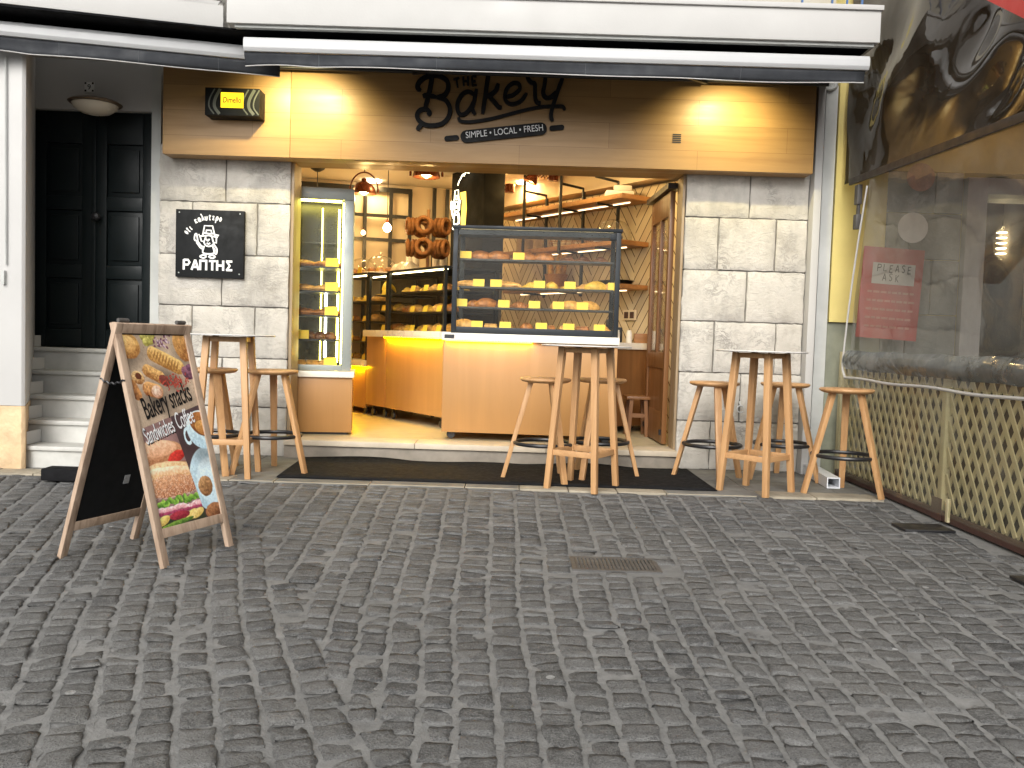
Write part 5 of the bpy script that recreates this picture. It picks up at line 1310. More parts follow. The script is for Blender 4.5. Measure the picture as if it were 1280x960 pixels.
SHN = ['on bottom tray', 'on lowest shelf', 'on middle shelf', 'on top shelf']
for k, items in enumerate(content):
    for i, (x, kind, mt) in enumerate(items):
        w = L2W(x+.04, sd[k][0]+.13+random.uniform(-.02,.04), shz[k]+.001)
        pastry(kind, mt, w, RC+random.uniform(-.35,.35), '%s %s %s of front glass case, %s from left' % (MATW[mt], kind.replace('_',' '), SHN[k], ORD[i]), 'baked goods in the front display case')
tags = [[.26,.52,.85,1.10,1.38],[.11,.50,.78,1.0,1.22],[.26,.42,.82,1.10,1.50],[.13,.62]]
for k, xs in enumerate(tags):
    for i, x in enumerate(xs): price_tag(L2W(x+.03, sd[k][0]+.015, shz[k]+.001), RC+random.uniform(-.05,.05), 'yellow price tag %s of front glass case, %s from left' % (SHN[k], ORD[i]), 'yellow price tags in the front display case', 1.0)
# --- counters running back along the shop
P0 = at(552, 522, Z=.29); P0 = Vector((P0.x, P0.y, 0)); P1 = P0 + UU*1.26; P2 = P1 + UU*.50; P3 = P2 + UU*1.5
def counter(name, label, A, B, ztop, zbot, zglass, dep, shelves, led=True, side=True):
    L = (B-A).length; t = thing(name, label, 'display case', (A.x, A.y, FL), math.atan2(UU.y, UU.x))
    # local x along UU, local y = left of UU = -VV (towards the street); front is +y
    mk = lambda nm, fn, mt, par=t, **k: lb(nm, fn, mt, par, **k)
    mk('base_panel', lambda b: (b.mm(.003, L-.003, -.02, 0, zbot-FL, ztop-.075-FL), b.mm(.003, L-.003, -dep, -.022, zbot-FL+.02, ztop-.08-FL)), M['panel'], bevel=.002)
    mk('counter_top', lambda b: b.mm(.001, L-.001, -dep, .055, ztop-.074-FL, ztop-FL), M['counter'], bevel=.004)
    if led: mk('led_strip', lambda b: b.mm(.02, L-.02, .022, .038, ztop-.084-FL, ztop-.0745-FL), emit('counter_led', (1,.55,.0), 80))
    mk('caster', lambda b: casters(b, [(.1,-.06),(L-.1,-.06),(L-.1,-dep+.1)], 0), M['black'], split=True)
    mk('frame', lambda b: ([b.mm(x, x+.03, -.03, -.0, ztop-FL+.001, zglass-FL) for x in (.005, L-.035)], [b.mm(x, x+.03, -dep+.02, -dep+.05, ztop-FL+.001, zglass-FL) for x in (.005, L-.035)], b.mm(0.002, L-.002, -dep+.01, .01, zglass-FL+.001, zglass-FL+.025)), M['steel'])
    mk('front_glass', lambda b: b.mm(.036, L-.036, -.018, -.012, ztop-FL+.002, zglass-FL), M['caseglass'])
    mk('top_led', lambda b: b.mm(.04, L-.04, -.055, -.04, zglass-FL-.010, zglass-FL-.002), M['led_w'])
    for z in shelves: mk('shelf', lambda b: b.mm(.03, L-.03, -dep+.06, -.07, z-FL-.012, z-FL), M['black'])
    mk('back_board', lambda b: b.mm(.002, L-.002, -dep-.02, -dep+.008, ztop-FL+.001, zglass-FL), M['darkroom'])
    return t
CA_ = counter('counter_case', 'veneer counter with yellow underlight and glass case, just behind the front case', P0, P1, 1.155, .29, 1.79, .66, (1.36, 1.58))
CB_ = counter('counter_case', 'narrow unlit counter case with bananas between the two longer counters', P1+UU*.006, P2, 1.155, .29, 1.77, .66, (1.38, 1.56), led=False)
CC_ = counter('counter_case', 'low far counter with tall glass case beside the tall fridge', P2+UU*.006, P3, .80, .24, 1.80, .66, (1.02, 1.26, 1.5))
def onc(A, s, d, z): q = A+UU*s-VV*0+VV*d; return (q.x, q.y, z)
k_ = 0
for ci, (A, L, zs, nm) in enumerate(((P0, 1.26, (1.157, 1.362, 1.582), 'counter case beside the front case'), (P1, .5, (1.157, 1.382, 1.562), 'narrow counter case'), (P2, 1.5, (.802, 1.022, 1.262, 1.502), 'low far counter case'))):
    for zi, z in enumerate(zs):
        n = {0:10, 1:4, 2:8}[ci]
        for i in range(n):
            kind = random.choice(['croissant','bread_roll','pie_piece','pastry_slice','bread_loaf']); mt = random.choice(['crust','crustpale','cheese','crustpale'])
            if ci == 1 and zi == 2: continue
            pastry(kind, mt, onc(A, .12+(L-.22)*i/max(1, n-1), .16+random.uniform(0,.12), z), random.uniform(0,3), '%s %s, %s level of %s, %s from near end' % (MATW[mt].replace('pale golden','golden'), kind.replace('_',' '), ['lowest','second','third','top'][zi], nm, ORD[i]), 'baked goods in the side counters')
        for i in range(3 if ci != 1 else 1):
            price_tag(onc(A, .25+(L-.4)*i/3, .075, z), math.atan2(UU.y, UU.x)+PI, 'yellow price tag, %s level of %s, %s from near end' % (['lowest','second','third','top'][zi], nm, ORD[i]), 'yellow price tags in the side counters', .9)
# bananas
b = MB()
for k in range(5):
    a0 = Vector(onc(P1, .26, .15, 1.568)); off = UU*(.028*(k-2))
    b.tube([a0+off+VV*(.10*(t-.5))*1.2+Vector((0,0,.09*math.sin(t*PI*.9)+.012*k)) for t in np.linspace(0,1,10)], [.006,.014,.018,.02,.021,.021,.02,.018,.013,.006], 8)
tag(b.build('banana_bunch', M['banana'], smooth=True), 'bunch of yellow bananas inside the narrow counter case', 'bananas')
# glass domes with pastries, bag of bread
for i, (s, lab) in enumerate(((.25, 'clear glass dome over pastries on the far counter, nearest to the doorway'), (.75, 'clear glass dome over pastries on the far counter, next to the tall fridge'))):
    c = Vector(onc(P2, s, .28, 1.828)); t = thing('cake_dome', lab, 'cake dome', tuple(c), 0, 'glass domes on the far counter')
    b = MB(); b.lathe([(0,0),(.2,0),(.21,.012),(.2,.02),(0,.018)], c, 26); b.build('plate', M['paper'], t, smooth=True)
    b = MB(); b.lathe([(.185,.021),(.185,.08),(.165,.15),(.11,.20),(.04,.222),(.012,.225),(.02,.25),(0,.262)], c, 26); b.build('dome', M['domeglass'], t, smooth=True)
    for j in range(4): 
        a = j*1.6; pastry('bread_roll', ['crust','crustpale'][j % 2], c+Vector((.1*math.cos(a), .1*math.sin(a), .02)), a, '%s bread roll under the glass dome %s' % (['brown','pale golden'][j % 2], ['nearest the doorway','next to the tall fridge'][i]), '%s rolls under the glass dome %s' % (['brown','pale'][j % 2], ['by the doorway','by the fridge'][i]))
price_tag(onc(P2, .3, .02, 1.828), math.atan2(UU.y, UU.x)+PI, 'yellow price tag standing before the glass domes on the far counter', None)
b = MB(); c = Vector(onc(P1, .15, .3, 1.80))
b.grid(lambda u, v: c + UU*((u-.5)*.46) + VV*((v-.5)*.26) + Vector((0,0, .14*max(0, (1-(2*u-1)**4))*max(0,(1-(2*v-1)**4))*(1+.15*math.sin(u*17)*math.sin(v*9)))), 24, 12)
tag(b.build('bread_bag', plain('clear_bag', (.62,.58,.52), .3, .2, 12, bump=.6, bs=20, bd=.02), smooth=True), 'clear plastic bag of bread lying on the narrow counter case', 'bag')
# ring bread stand
rc = at(535, 300, Y=10.05); rs = thing('ring_stand', 'wooden stand hung with two tiers of sesame bread rings behind the counter', 'stand', (rc.x, rc.y, 1.82))
b = MB(); b.tube([(rc.x, rc.y, 1.82), (rc.x, rc.y, at(535, 262, Y=10.05).z)], .018, 10); b.lathe([(0,0),(.15,0),(.15,.025),(0,.03)], (rc.x, rc.y, 1.82), 24); b.build('post', M['shelfwood'], rs, smooth=True)
tz = [at(535, 284, Y=10.05).z, at(535, 311, Y=10.05).z]
b = MB()
for z in tz:
    for k in range(5):
        a = 2*PI*k/5 - PI/2 - .12; b.tube([(rc.x, rc.y, z+.05), (rc.x+.26*math.cos(a), rc.y+.26*math.sin(a), z+.06)], .006, 6)
b.build('arms', M['shelfwood'], rs)
RP = None
for ti, z in enumerate(tz):
    for k, rad in [(k, r_) for k in range(5) for r_ in (.13, .178, .226)]:
        a = 2*PI*k/5 - PI/2 - .12; dv = Vector((math.cos(a), math.sin(a), 0))
        if RP is None:
            b = MB(); b.tube([(0, .080*math.cos(q)*1.0, .080*math.sin(q)) for q in np.linspace(0, 2*PI, 26, endpoint=False)], .024, 10, True); o = RP = b.build('bread_ring', M['ringcrust'], smooth=True)
        else: o = RP.copy(); COL.objects.link(o)
        o.location = Vector((rc.x, rc.y, z)) + dv*rad; o.rotation_euler = (0, random.uniform(-.1,.1), a + random.uniform(-.12,.12))
        tag(o, 'sesame bread ring hanging on the %s tier of the wooden ring stand' % ('upper' if ti == 0 else 'lower'), 'bread ring', 'bread rings on the %s tier of the stand' % ('upper' if ti == 0 else 'lower'))
# --- tall display fridge at the left
TX1 = at(439.5, 340, Y=8.1).x; TX0 = TX1-.70; tz1 = at(400, 234, Y=8.1).z; tz0 = at(400, 463, Y=8.1).z; bz0 = at(400, 540, Y=8.1).z
TF = thing('display_fridge', 'tall glass display fridge with yellow lit edges on veneer base, left side of the doorway', 'display case', ((TX0+TX1)/2, 8.1, FL))
RFA = math.radians(9.5); PV = Vector((TX1, 8.1, 0)); RM = Matrix.Translation(PV+Vector((0,.05,0))) @ Matrix.Rotation(RFA, 4, 'Z') @ Matrix.Translation(-PV)
def RF(p): return RM @ Vector(p)
def tb(name, fn, mat, par=TF, **k):
    b = MB(); fn(b); return (b.split_build if 'led' in name else b.build)(name, mat, par, **k)
tb('base_panel', lambda b: b.mm(TX0, TX1+.02, 8.08, 8.72, bz0, tz0-.062), M['panel'], bevel=.003)
tb('counter_top', lambda b: b.mm(TX0, TX1+.035, 8.05, 8.73, tz0-.06, tz0-.005), M['counter'], bevel=.004)
tb('plinth', lambda b: b.mm(TX0+.03, TX1-.02, 8.12, 8.7, FL, bz0-.002), M['black'])
tb('frame', lambda b: (b.mm(TX1-.085, TX1, 8.1, 8.15, tz0, tz1-.105), b.mm(TX0, TX1, 8.1, 8.16, tz1-.103, tz1), b.mm(TX0, TX0+.085, 8.1, 8.15, tz0, tz1-.105), b.mm(TX0+.086, TX1-.086, 8.1, 8.15, tz0, tz0+.05), b.mm(TX0, TX1, 8.162, 8.7, tz1-.06, tz1), b.mm(TX1-.05, TX1, 8.66, 8.7, tz0, tz1-.061)), M['alu'], bevel=.004)
tb('back_wall', lambda b: (b.mm(TX0+.01, TX1-.052, 8.68, 8.7, tz0, tz1-.062)), plain('dark_fridge_back', (.012,.012,.010), .25, .2, 3, bump=0))
tb('side_glass', lambda b: b.mm(TX1-.03, TX1-.024, 8.152, 8.655, tz0+.0, tz1-.062), M['caseglass'])
tb('front_glass', lambda b: b.mm(TX0+.087, TX1-.087, 8.12, 8.126, tz0+.052, tz1-.104), M['caseglass'])
tb('top_light', lambda b: b.mm(TX0+.12, TX1-.12, 8.25, 8.5, tz1-.075, tz1-.064), M['led_f'])
tb('led_edge', lambda b: (b.mm(TX1-.10, TX1-.088, 8.16, 8.172, tz0+.06, tz1-.12), b.mm(TX1-.155, TX1-.135, 8.62, 8.64, tz0+.06, tz1-.12), b.mm(TX1-.31, TX1-.30, 8.60, 8.612, tz0+.06, tz1-.12)), M['led_f'])
tb('white_led', lambda b: (b.mm(TX0+.12, TX0+.16, 8.64, 8.66, tz0+.06, tz0+1.05), b.mm(TX1-.27, TX1-.25, 8.64, 8.66, tz0+.1, tz0+.8)), M['led_fw'])
fz_ = [at(400, y, Y=8.3).z for y in (457, 424, 394, 364, 334)]
tb('shelf_glass', lambda b: b.mm(TX0+.1, TX1-.12, 8.18, 8.6, at(400, 306, Y=8.3).z, at(400, 306, Y=8.3).z+.01), M['glass'])
for k, z in enumerate(fz_):
    if k: tb('shelf', lambda b: b.mm(TX0+.09, TX1-.11, 8.17, 8.6, z-.016, z), M['black'])
    kinds = [('pastry_slice','crustpale'),('bread_roll','choco'),('sandwich_baguette','crust'),('sandwich_baguette','crustpale'),('sandwich_baguette','crust')][k]
    xs_ = [TX0+.22, TX0+.34, TX0+.46] if kinds[0] != 'sandwich_baguette' else [TX0+.24, TX0+.46]
    if k == 1: xs_ = [TX0+.24, TX0+.33, TX0+.41, TX0+.50]
    for i, x in enumerate(xs_): pastry(kinds[0], kinds[1], RF((x, 8.32, z+.001)), RFA+random.uniform(-.2,.2), '%s %s on %s level of tall fridge, %s from left' % (MATW[kinds[1]], kinds[0].replace('_',' '), ['lowest','second','third','fourth','fifth'][k], ORD[i]), 'baked goods in the tall fridge')
    price_tag(RF((TX1-.19 if k not in (1,) else TX0+.25, 8.19, z+.001)), RFA, 'yellow price tag on %s level of tall fridge' % ['lowest','second','third','fourth','fifth'][k], 'yellow price tags in the tall fridge', 1.15)
TF.location = RF(TF.location); TF.rotation_euler.z = RFA
# --- shelves on the chevron wall: front edge along UU, held by black hangers
def shelf(name, label, px_e, py_e, dep, length, th, led, wallD=0.0):
    # end corner at the wall is under pixel (px_e, py_e) on the wall plane
    d = RIGHT*(px_e-640)+UPV*(480-py_e)+fwd*F; n = VV; o = Vector((W0.x, W0.y, 0)) - VV*.012; t = o.dot(n)/Vector((d.x,d.y,0)).dot(n); c = CAM + d*t
    z = c.z; A = Vector((c.x, c.y, 0)); th_ = thing(name, label, 'shelf', (A.x, A.y, z))
    b = MB(); P = [A, A-VV*dep, A-VV*dep+UU*length, A+UU*length]
    b.prism([(p.x-A.x, p.y-A.y) for p in P], Vector((A.x, A.y, z-th)), (1,0,0), (0,1,0), th)
    b.build('board', M['shelfwood'], th_, bevel=.003)
    b = MB(); q = A - VV*(dep*.45)
    b.bar((q+UU*.15+Vector((0,0,z-th-.008))), (q+UU*(length-.1)+Vector((0,0,z-th-.008))), .012, .010); b.build('led_strip', M['led_warm'], th_)
    return A, z, dep
S1 = shelf('wall_shelf', 'top wooden shelf on the chevron wall with a white cake box', 817, 247, .44, 2.35, .05, True)
S2 = shelf('wall_shelf', 'middle wooden shelf on the chevron wall holding a large glass dome', 811, 303, .40, 2.3, .05, True)
S3 = shelf('wall_shelf', 'lowest wooden shelf on the chevron wall with black trays', 810, 357, .38, 2.2, .05, True)
hg = thing('shelf_hanger', 'black steel hanger frame holding the shelves on the chevron wall', 'frame', (S1[0].x, S1[0].y, 2.0))
b = MB()
for s in (.42, 1.02, 1.72):
    A = S1[0]+UU*s; f = A-VV*.455; w = A-VV*.02
    zlo = S3[1]-.1
    b.tube([f+Vector((0,0,S1[1]-.05 if s < .6 else S2[1]-.1)), f+Vector((0,0,3.045))], .018, 8) if s > .6 else None
    b.tube([w-VV*.1+Vector((0,0,zlo)), w-VV*.1+Vector((0,0,S1[1]+.20))], .02, 8)
    for S_2 in (S1, S2, S3): b.tube([w-VV*.08+Vector((0,0,S_2[1]-.065)), f+VV*.03+Vector((0,0,S_2[1]-.065))], .013, 6)
    b.tube([w-VV*.1+Vector((0,0,S1[1]+.20)), f+Vector((0,0,S1[1]+.22))], .015, 6); b.tube([f+Vector((0,0,S1[1]+.22)), f+Vector((0,0,S1[1]+.45))], .015, 6)
b.build('tubes', M['black'], hg, smooth=True)
def onS(S, s, d): q = S[0]+UU*s-VV*d; return Vector((q.x, q.y, S[1]+.001))
c = onS(S1, .30, .22); cb = MB()
cb.prism([(-.15,-.1),(.15,-.1),(.15,.1),(-.15,.1)], c, (1,0,0), (0,1,0), .07); cb.prism([(-.09,-.08),(.11,-.08),(.09,.08),(-.07,.08)], c+Vector((.02,0,.0705)), (1,0,0), (0,1,0), .06)
tag(cb.build('cake_box', M['paper'], bevel=.02), 'white cake box on the top shelf at its right end', 'box')
c = onS(S2, .34, .2); t = thing('glass_dome', 'large clear glass dome with black knob on the middle shelf', 'cake dome', tuple(c))
b = MB(); b.lathe([(0,0),(.21,0),(.22,.012),(.2,.02),(0,.018)], c, 30); b.build('plate', M['paper'], t, smooth=True)
b = MB(); b.lathe([(.195,.021),(.195,.08),(.18,.15),(.13,.215),(.06,.245),(0,.25)], c, 30); b.build('dome', M['domeglass'], t, smooth=True)
b = MB(); b.lathe([(0,-.03),(.022,-.022),(.03,0),(.022,.022),(0,.03)], c+Vector((.06,-.1,.05)), 14); b.build('knob', M['black'], t, smooth=True)
for i, (s, lab) in enumerate(((.85, 'wire cake stand on the middle shelf left of the large dome'), (1.25, 'wire basket on the middle shelf behind the display case top'))):
    c = onS(S2, s, .2); b = MB()
    for z, r in ((.0,.13),(.06,.15),(.12,.16)): b.tube([c+Vector((r*math.cos(a), r*math.sin(a), z+.008)) for a in np.linspace(0,2*PI,20,endpoint=False)], .004, 5, True)
    for k in range(10): a = k*PI/5; b.tube([c+Vector((.13*math.cos(a), .13*math.sin(a), .008)), c+Vector((.16*math.cos(a), .16*math.sin(a), .128))], .003, 5)
    tag(b.build('wire_basket', M['shelfwood'], smooth=True), lab, 'basket', 'wire baskets on the middle shelf')
for i, s in enumerate((.16, .3)):
    c = onS(S3, s+.08, .2); b = MB()
    for k in range(3): b.lathe([(0,0),(.10,0),(.15,.014),(.145,.018),(.09,.005),(0,.004)], c+Vector((.01*k,0,.016*k)), 22)
    tag(b.build('tray_stack', M['black'], smooth=True), ['stack of black trays at the right end of the lowest shelf', 'stack of black trays on the lowest shelf behind the case frame'][i], 'trays', 'black tray stacks on the lowest shelf')
# paper bags seen through the case on the middle shelf
for i, s in enumerate((1.75, 1.95, 2.1)):
    c = onS(S2, s, .18); b = MB(); b.prism([(-.06,-.04),(.06,-.04),(.06,.04),(-.06,.04)], c, (1,0,0), (0,1,0), .18+.02*i); tag(b.build('flour_bag', plain('kraft_paper', (.42,.30,.16), .8, .3, 14), bevel=.012), 'brown paper bag on the middle shelf, %s from the pillar' % ['third','second','first'][i], 'bag', 'paper bags on the middle shelf')
# baguettes standing in a basket below
c = onS(S3, 1.35, .2)
bk_ = thing('bread_basket', 'basket of upright baguettes on the lowest shelf seen through the display case', 'basket', tuple(c))
b = MB(); b.lathe([(0,0),(.10,0),(.14,.16),(.13,.16),(.09,.01),(0,.01)], c, 20); b.build('basket', M['shelfwood'], bk_, smooth=True)
for k in range(5):
    b = MB(); q = c+Vector((.06*math.cos(k*1.26), .06*math.sin(k*1.26), .02)); e = q+Vector((.05*math.cos(k*1.26), .05*math.sin(k*1.26), .40)); b.tube([q.lerp(e, t) for t in (0,.1,.3,.6,.9,1)], [.02,.03,.034,.034,.026,.008], 10)
    tag(b.build('baguette', M['crustpale'], smooth=True), 'upright golden baguette in the basket on the lowest shelf', 'baguette', 'baguettes in the shelf basket')
# back counter at the right with small things and stool
bc = at(790, 428, Y=9.15); Ac = Vector((W0.x, W0.y, 0)) - VV*.02 + UU*.02
t = thing('back_counter', 'wood fronted back counter with pale worktop by the chevron wall', 'counter', (Ac.x, Ac.y, FL))
cz = 1.10
b = MB(); P = [Ac, Ac-VV*.55, Ac-VV*.55+UU*2.2, Ac+UU*2.2]; b.prism([(p.x, p.y) for p in P], (0,0,FL+.06), (1,0,0), (0,1,0), cz-.07-FL-.06); b.build('cabinet', M['doorwood'], t, bevel=.003)
b = MB(); P = [Ac-UU*.02, Ac-VV*.58-UU*.02, Ac-VV*.58+UU*2.2, Ac+UU*2.2]; b.prism([(p.x, p.y) for p in P], (0,0,cz-.068), (1,0,0), (0,1,0), .068); b.build('worktop', M['counter'], t, bevel=.004)
def onC(px, Y): q = at(px, 420, Y=Y); return Vector((q.x, q.y, cz+.001))
q = Ac+UU*.30-VV*.30; c = Vector((q.x, q.y, cz+.001)); b = MB(); b.prism([(-.1,-.08),(.1,-.08),(.1,.08),(-.1,.08)], c, (1,0,0), (0,1,0), .16); b.prism([(-.07,-.06),(.05,-.06),(.05,.06),(-.07,.06)], c+Vector((0,0,.161)), (1,0,0), (0,1,0), .08); tag(b.build('card_terminal', M['black'], bevel=.012), 'black counter machine on the back counter beside the glass case', 'machine')
for i, s in enumerate((.16, .10)):
    q = Ac+UU*(s+.02)-VV*(.34-.12*i); c = Vector((q.x, q.y, cz+.001)); b = MB(); b.lathe([(0,0),(.03,0),(.032,.01),(.032,.10),(.026,.115),(.026,.13),(0,.132)], c, 16); tag(b.build('spice_jar', M['paper'], smooth=True), ['small pale jar on the back counter next to the black machine', 'small pale jar on the back counter next to the wooden box'][i], 'jar', 'jars on the back counter')
q = Ac+UU*.05-VV*.12; c = Vector((q.x, q.y, cz+.001)); b = MB(); b.prism([(-.07,-.05),(.07,-.05),(.07,.05),(-.07,.05)], c, (1,0,0), (0,1,0), .10); tag(b.build('wooden_box', M['shelfwood'], bevel=.006), 'small wooden box at the right end of the back counter', 'box')
so = at(788, 394, Y=9.7); d = RIGHT*(788-640)+UPV*(480-394)+fwd*F; o = Vector((W0.x, W0.y, 0))-VV*.012; tt = o.dot(VV)/Vector((d.x,d.y,0)).dot(VV); c = CAM+d*tt
b = MB(); 
def wp(a, z, h): return c+UU*(-a)*1.0+Vector((0,0,z))-VV*h
b.add([wp(a,z,h) for h in (0,.02) for a,z in ((-.10,-.055),(.10,-.055),(.10,.055),(-.10,.055))], [(0,3,2,1),(4,5,6,7),(0,1,5,4),(1,2,6,5),(2,3,7,6),(3,0,4,7)])
sk = thing('wall_socket', 'pale double wall socket on the chevron wall above the back counter', 'socket', tuple(c)); b.build('plate', M['interior'], sk, bevel=.004)
b = MB()
for a0 in (-.045, .045): b.add([wp(a0+a,z,h) for h in (.0205,.023) for a,z in ((-.032,-.035),(.032,-.035),(.032,.035),(-.032,.035))], [(0,3,2,1),(4,5,6,7),(0,1,5,4),(1,2,6,5),(2,3,7,6),(3,0,4,7)])
b.split_build('outlet', M['brownrail'], sk)
c = Vector((PX(797, 540, 8.72), 8.72, FL)); t = thing('small_stool', 'low wooden stool on the shop floor beside the folding door', 'stool', tuple(c))
lw = .09; hs = .40
b = MB(); b.mm(c.x-lw-.03, c.x+lw+.03, c.y-.02, c.y+.30, FL+hs-.03, FL+hs); b.build('seat', M['doorwood'], t, bevel=.004)
for sx in (-1, 1):
    for yy in (.02, .26): b = MB(); b.bar((c.x+sx*(lw-.02), c.y+yy, FL+hs-.031), (c.x+sx*lw, c.y+yy, FL), .035, .035); b.build('leg', M['doorwood'], t)
b = MB(); b.mm(c.x-lw+.02, c.x+lw-.02, c.y+.01, c.y+.03, FL+.19, FL+.23); b.build('rail', M['doorwood'], t)
# --- bottles and boxes behind the ring stand
for i, px in enumerate((512, 519, 545, 553)):
    c = at(px, 336, Y=10.75); b = MB(); b.lathe([(0,0),(.045,0),(.048,.02),(.048,.22),(.02,.27),(.02,.32),(0,.322)], (c.x, c.y, c.z), 14)
    tag(b.build('milk_bottle', M['paper'], smooth=True), 'pale bottle behind the bread ring stand, %s from the left' % ORD[i], 'bottle', 'bottles behind the ring stand')
c = at(535, 338, Y=10.75); bs = MB(); bs.prism([(-.45,-.1),(.4,-.1),(.4,.12),(-.45,.12)], (c.x, c.y, c.z-.05), (1,0,0), (0,1,0), .045); o = tag(bs.build('back_shelf', M['shelfwood']), 'dark wooden shelf behind the ring stand carrying pale bottles', 'shelf')
# ================================================================== LAMPS
def light(parent, kind, loc, energy, color, **k):
    ld = bpy.data.lights.new('lamp_light', kind); ld.energy = energy; ld.color = color
    for a, v in k.items(): setattr(ld, a, v)
    o = bpy.data.objects.new('lamp_light', ld); COL.objects.link(o); o.parent = parent; o.matrix_local = WM[parent.name].inverted() @ Matrix.Translation(loc); return o
WARM = (1,.66,.24)
def pendant(px, py, Y, R_, lab, energy, arch=True):
    c = at(px, py, Y=Y); t = thing('pendant_lamp', lab, 'lamp', tuple(c), 0, 'copper pendant lamps')
    k = R_/.13
    b = MB(); b.lathe([(.13*k,-.02*k),(.128*k,0),(.115*k,.045*k),(.09*k,.08*k),(.05*k,.105*k),(.03*k,.115*k),(.03*k,.14*k),(.012*k,.15*k),(0,.15*k)], c, 28); o = b.build('shade', M['copper'], t, smooth=True)
    b = MB(); b.lathe([(.126*k,-.019*k),(.11*k,.04*k),(.085*k,.074*k),(.045*k,.098*k),(0,.1*k)], c, 28); b.build('shade_lining', M['shade_in'], o, smooth=True)
    b = MB(); b.lathe([(0,-.03),(.028,-.018),(.036,.005),(.028,.03),(.014,.05),(0,.055)], c+Vector((0,0,.0)), 14); b.build('bulb', M['bulb'], t, smooth=True)
    if arch:
        b = MB(); b.tube([c+Vector((.15*k*math.cos(a), 0, .02*k+.19*k*math.sin(a))) for a in np.linspace(0, PI, 18)], .008, 6); 
        for s in (-1,1): b.tube([c+Vector((s*.15*k,0,.03*k)), c+Vector((s*.15*k,0,-.01*k))], .012, 8)
        b.build('stirrup', M['copper'], t, smooth=True)
    b = MB(); top = c+Vector((0,0,(.21 if arch else .15)*k)); b.tube([top, (c.x, c.y, 3.03)], .005, 6); b.build('cord', M['black'], t)
    b = MB(); b.lathe([(0,0),(.02,0),(.05,.025),(.055,.04),(0,.04)], (c.x, c.y, 3.008), 16); b.build('ceiling_rose', M['black'], t, smooth=True)
    light(t, 'POINT', c+Vector((0,0,-.06)), energy, WARM, shadow_soft_size=.05)
    return t
pendant(455, 240, 9.2, .125, 'copper dome pendant lamp with stirrup beside the tall fridge', 9)
pendant(533, 219, 8.7, .135, 'larger copper pendant lamp cut by the fascia above the bread rings', 9)
def bulb_lamp(px, py, Y, r, lab, e):
    c = at(px, py, Y=Y); t = thing('bulb_lamp', lab, 'lamp', tuple(c), 0, 'bare bulbs on cords')
    b = MB(); b.lathe([(0,-r),(r*.7,-r*.7),(r,0),(r*.7,r*.7),(r*.35,r*1.1),(.0,r*1.15)], c, 16); b.build('bulb', M['bulb'] if r > .04 else emit('small_bulb', (1,.6,.3), 8), t, smooth=True)
    b = MB(); b.lathe([(0,r*1.1),(r*.4,r*1.1),(r*.4,r*1.8),(0,r*1.9)], c, 10); b.build('socket', M['copper'], t); b = MB(); b.tube([c+Vector((0,0,r*1.8)), (c.x, c.y, 3.04)], .005, 6); b.build('cord', M['black'], t)
    light(t, 'POINT', c+Vector((0,-.08,0)), e, WARM, shadow_soft_size=.05)
bulb_lamp(484, 285, 10.4, .05, 'round bare bulb lit on a cord left of the bread rings', 2.5)
bulb_lamp(454, 291, 11.0, .03, 'small far bare bulb behind the glass domes', 3)
c = at(397, 213, Y=10.45); b = MB(); b.lathe([(0,0),(.03,0),(.08,.03),(.09,.05),(0,.05)], (c.x, c.y, 2.995), 16); b.tube([(c.x, c.y, 2.0), (c.x, c.y, 2.996)], .005, 6); tag(b.build('ceiling_hook', M['black'], smooth=True), 'black ceiling rose and cord above the tall fridge', 'lamp fitting')
def wall_lamp(px, py, s, zadd, lab, e):
    A = S1[0]+UU*s-VV*.47; c = at(px, py, Y=A.y); t = thing('scissor_lamp', lab, 'lamp', tuple(c), 0, 'copper scissor wall lamps')
    R3 = Matrix.Rotation(math.radians(25), 3, 'Y'); k = .72
    b = MB(); b.lathe([(.12*k,-.1*k),(.11*k,-.06*k),(.07*k,.03*k),(.04*k,.07*k),(.04*k,.13*k),(0,.14*k)], c, 24, R3); b.build('shade', M['copper'], t, smooth=True)
    b = MB(); b.lathe([(0,-.05),(.024,-.035),(.028,-.01),(.0,.02)], c, 12, R3); b.build('bulb', M['bulb'], t, smooth=True)
    b = MB(); p0 = c+Vector((.03,.02,.04)); 
    for j in (-1, 1): b.tube([p0+VV*(.045*i)+Vector((0,0,j*.035*(1 if i % 2 else -1))) for i in range(6)], .006, 6)
    q = p0+VV*.26; b.lathe([(0,-.05),(.06,-.05),(.06,.05),(0,.05)], q, 14); b.build('scissor_arm', M['copper'], t)
    light(t, 'POINT', c+Vector((-.03,-.04,-.10)), e, WARM, shadow_soft_size=.04)
wall_lamp(612, 236, 1.9, 0, 'copper scissor wall lamp beside the dark pillar', 6)
wall_lamp(666, 221, 1.35, 0, 'copper scissor wall lamp above the shelves, right of the other', 6)
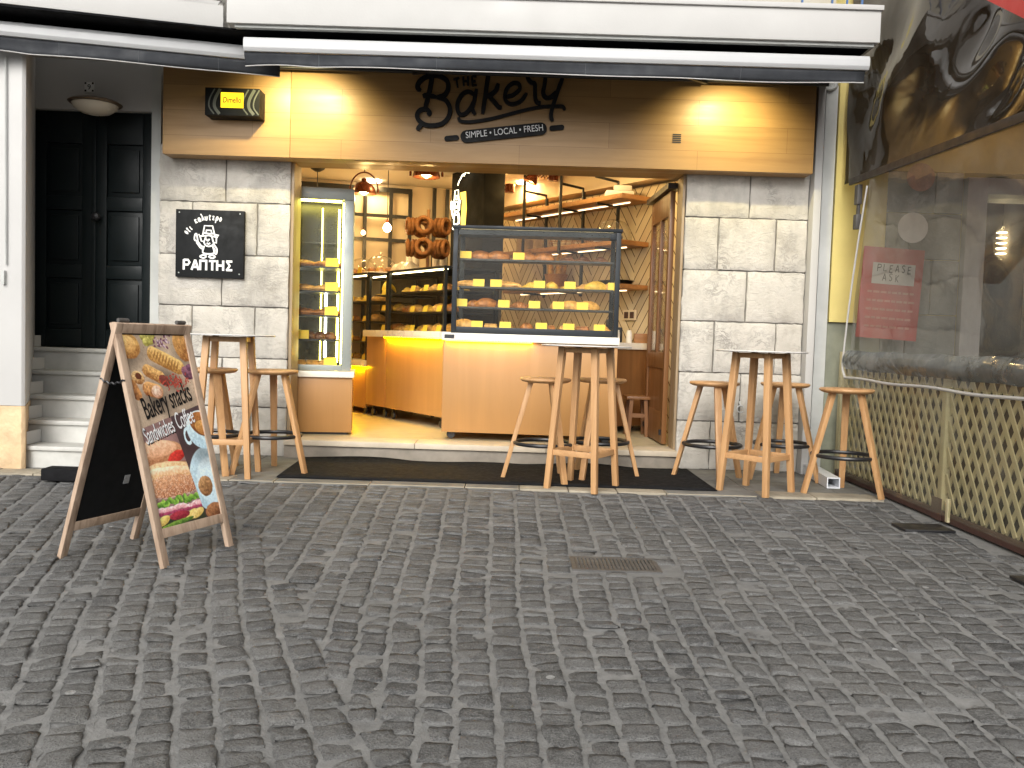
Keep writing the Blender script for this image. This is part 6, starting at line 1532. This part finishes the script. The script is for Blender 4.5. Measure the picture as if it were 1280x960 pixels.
# ceiling discs
for i, (x, y) in enumerate(((None, None), (.6, 9.2), (-.9, 9.2), (-2.6, 9.6), (1.6, 8.6), (.1, 11.0))):
    if x is None: c = at(465, 226, Z=3.04); x, y = c.x, c.y
    t = thing('ceiling_light', ['flat round lit ceiling light beside the copper pendant lamp', 'round ceiling light above the front display case', 'round ceiling light above the near counter', 'round ceiling light above the tall fridge', 'round ceiling light near the folding door', 'round ceiling light behind the dark pillar'][i], 'lamp', (x, y, 3.03), 0, 'round ceiling lights in the shop')
    b = MB(); b.lathe([(.0,3.03),(.12,3.03),(.12,3.048),(0,3.048)], (x, y, 0), 24); b.build('diffuser', M['disc'], t)
    light(t, 'AREA', Vector((x, y, 3.02)), 8, (1,.69,.27), shape='DISK', size=.3)
# ================================================================== SKY, SUN, VIEW
w = bpy.data.worlds.new('World'); sc.world = w; w.use_nodes = True; nt_ = w.node_tree; nt_.nodes.clear()
sky = nt_.nodes.new('ShaderNodeTexSky'); sky.sky_type = 'NISHITA'; sky.sun_disc = False; sky.sun_elevation = math.radians(32); sky.sun_rotation = math.radians(190); sky.dust_density = 4; sky.air_density = 1.0
hs_ = nt_.nodes.new('ShaderNodeHueSaturation'); hs_.inputs['Saturation'].default_value = .06; bg = nt_.nodes.new('ShaderNodeBackground'); bg.inputs[1].default_value = .10; wo = nt_.nodes.new('ShaderNodeOutputWorld')
nt_.links.new(sky.outputs[0], hs_.inputs['Color']); nt_.links.new(hs_.outputs[0], bg.inputs[0]); nt_.links.new(bg.outputs[0], wo.inputs[0])
sl = bpy.data.lights.new('sun', 'SUN'); sl.energy = 1.3; sl.angle = math.radians(32); sl.color = (1,.955,.885); so_ = bpy.data.objects.new('sun', sl); COL.objects.link(so_)
el, az = math.radians(32), math.radians(190)
sdir = Vector((math.sin(az)*math.cos(el), math.cos(az)*math.cos(el), math.sin(el))); so_.rotation_euler = sdir.to_track_quat('Z', 'Y').to_euler()
vs_ = sc.view_settings; vs_.view_transform = 'Standard'; vs_.look = 'None'; vs_.exposure = .82; vs_.gamma = 1; vs_.use_curve_mapping = False
sc.cycles.max_bounces = 8; sc.cycles.transparent_max_bounces = 24; sc.cycles.caustics_reflective = False; sc.cycles.caustics_refractive = False

for o in bpy.data.objects:
    if 'label' in o and not 4 <= len(o['label'].split()) <= 16: print('LABEL', len(o['label'].split()), o['label'])
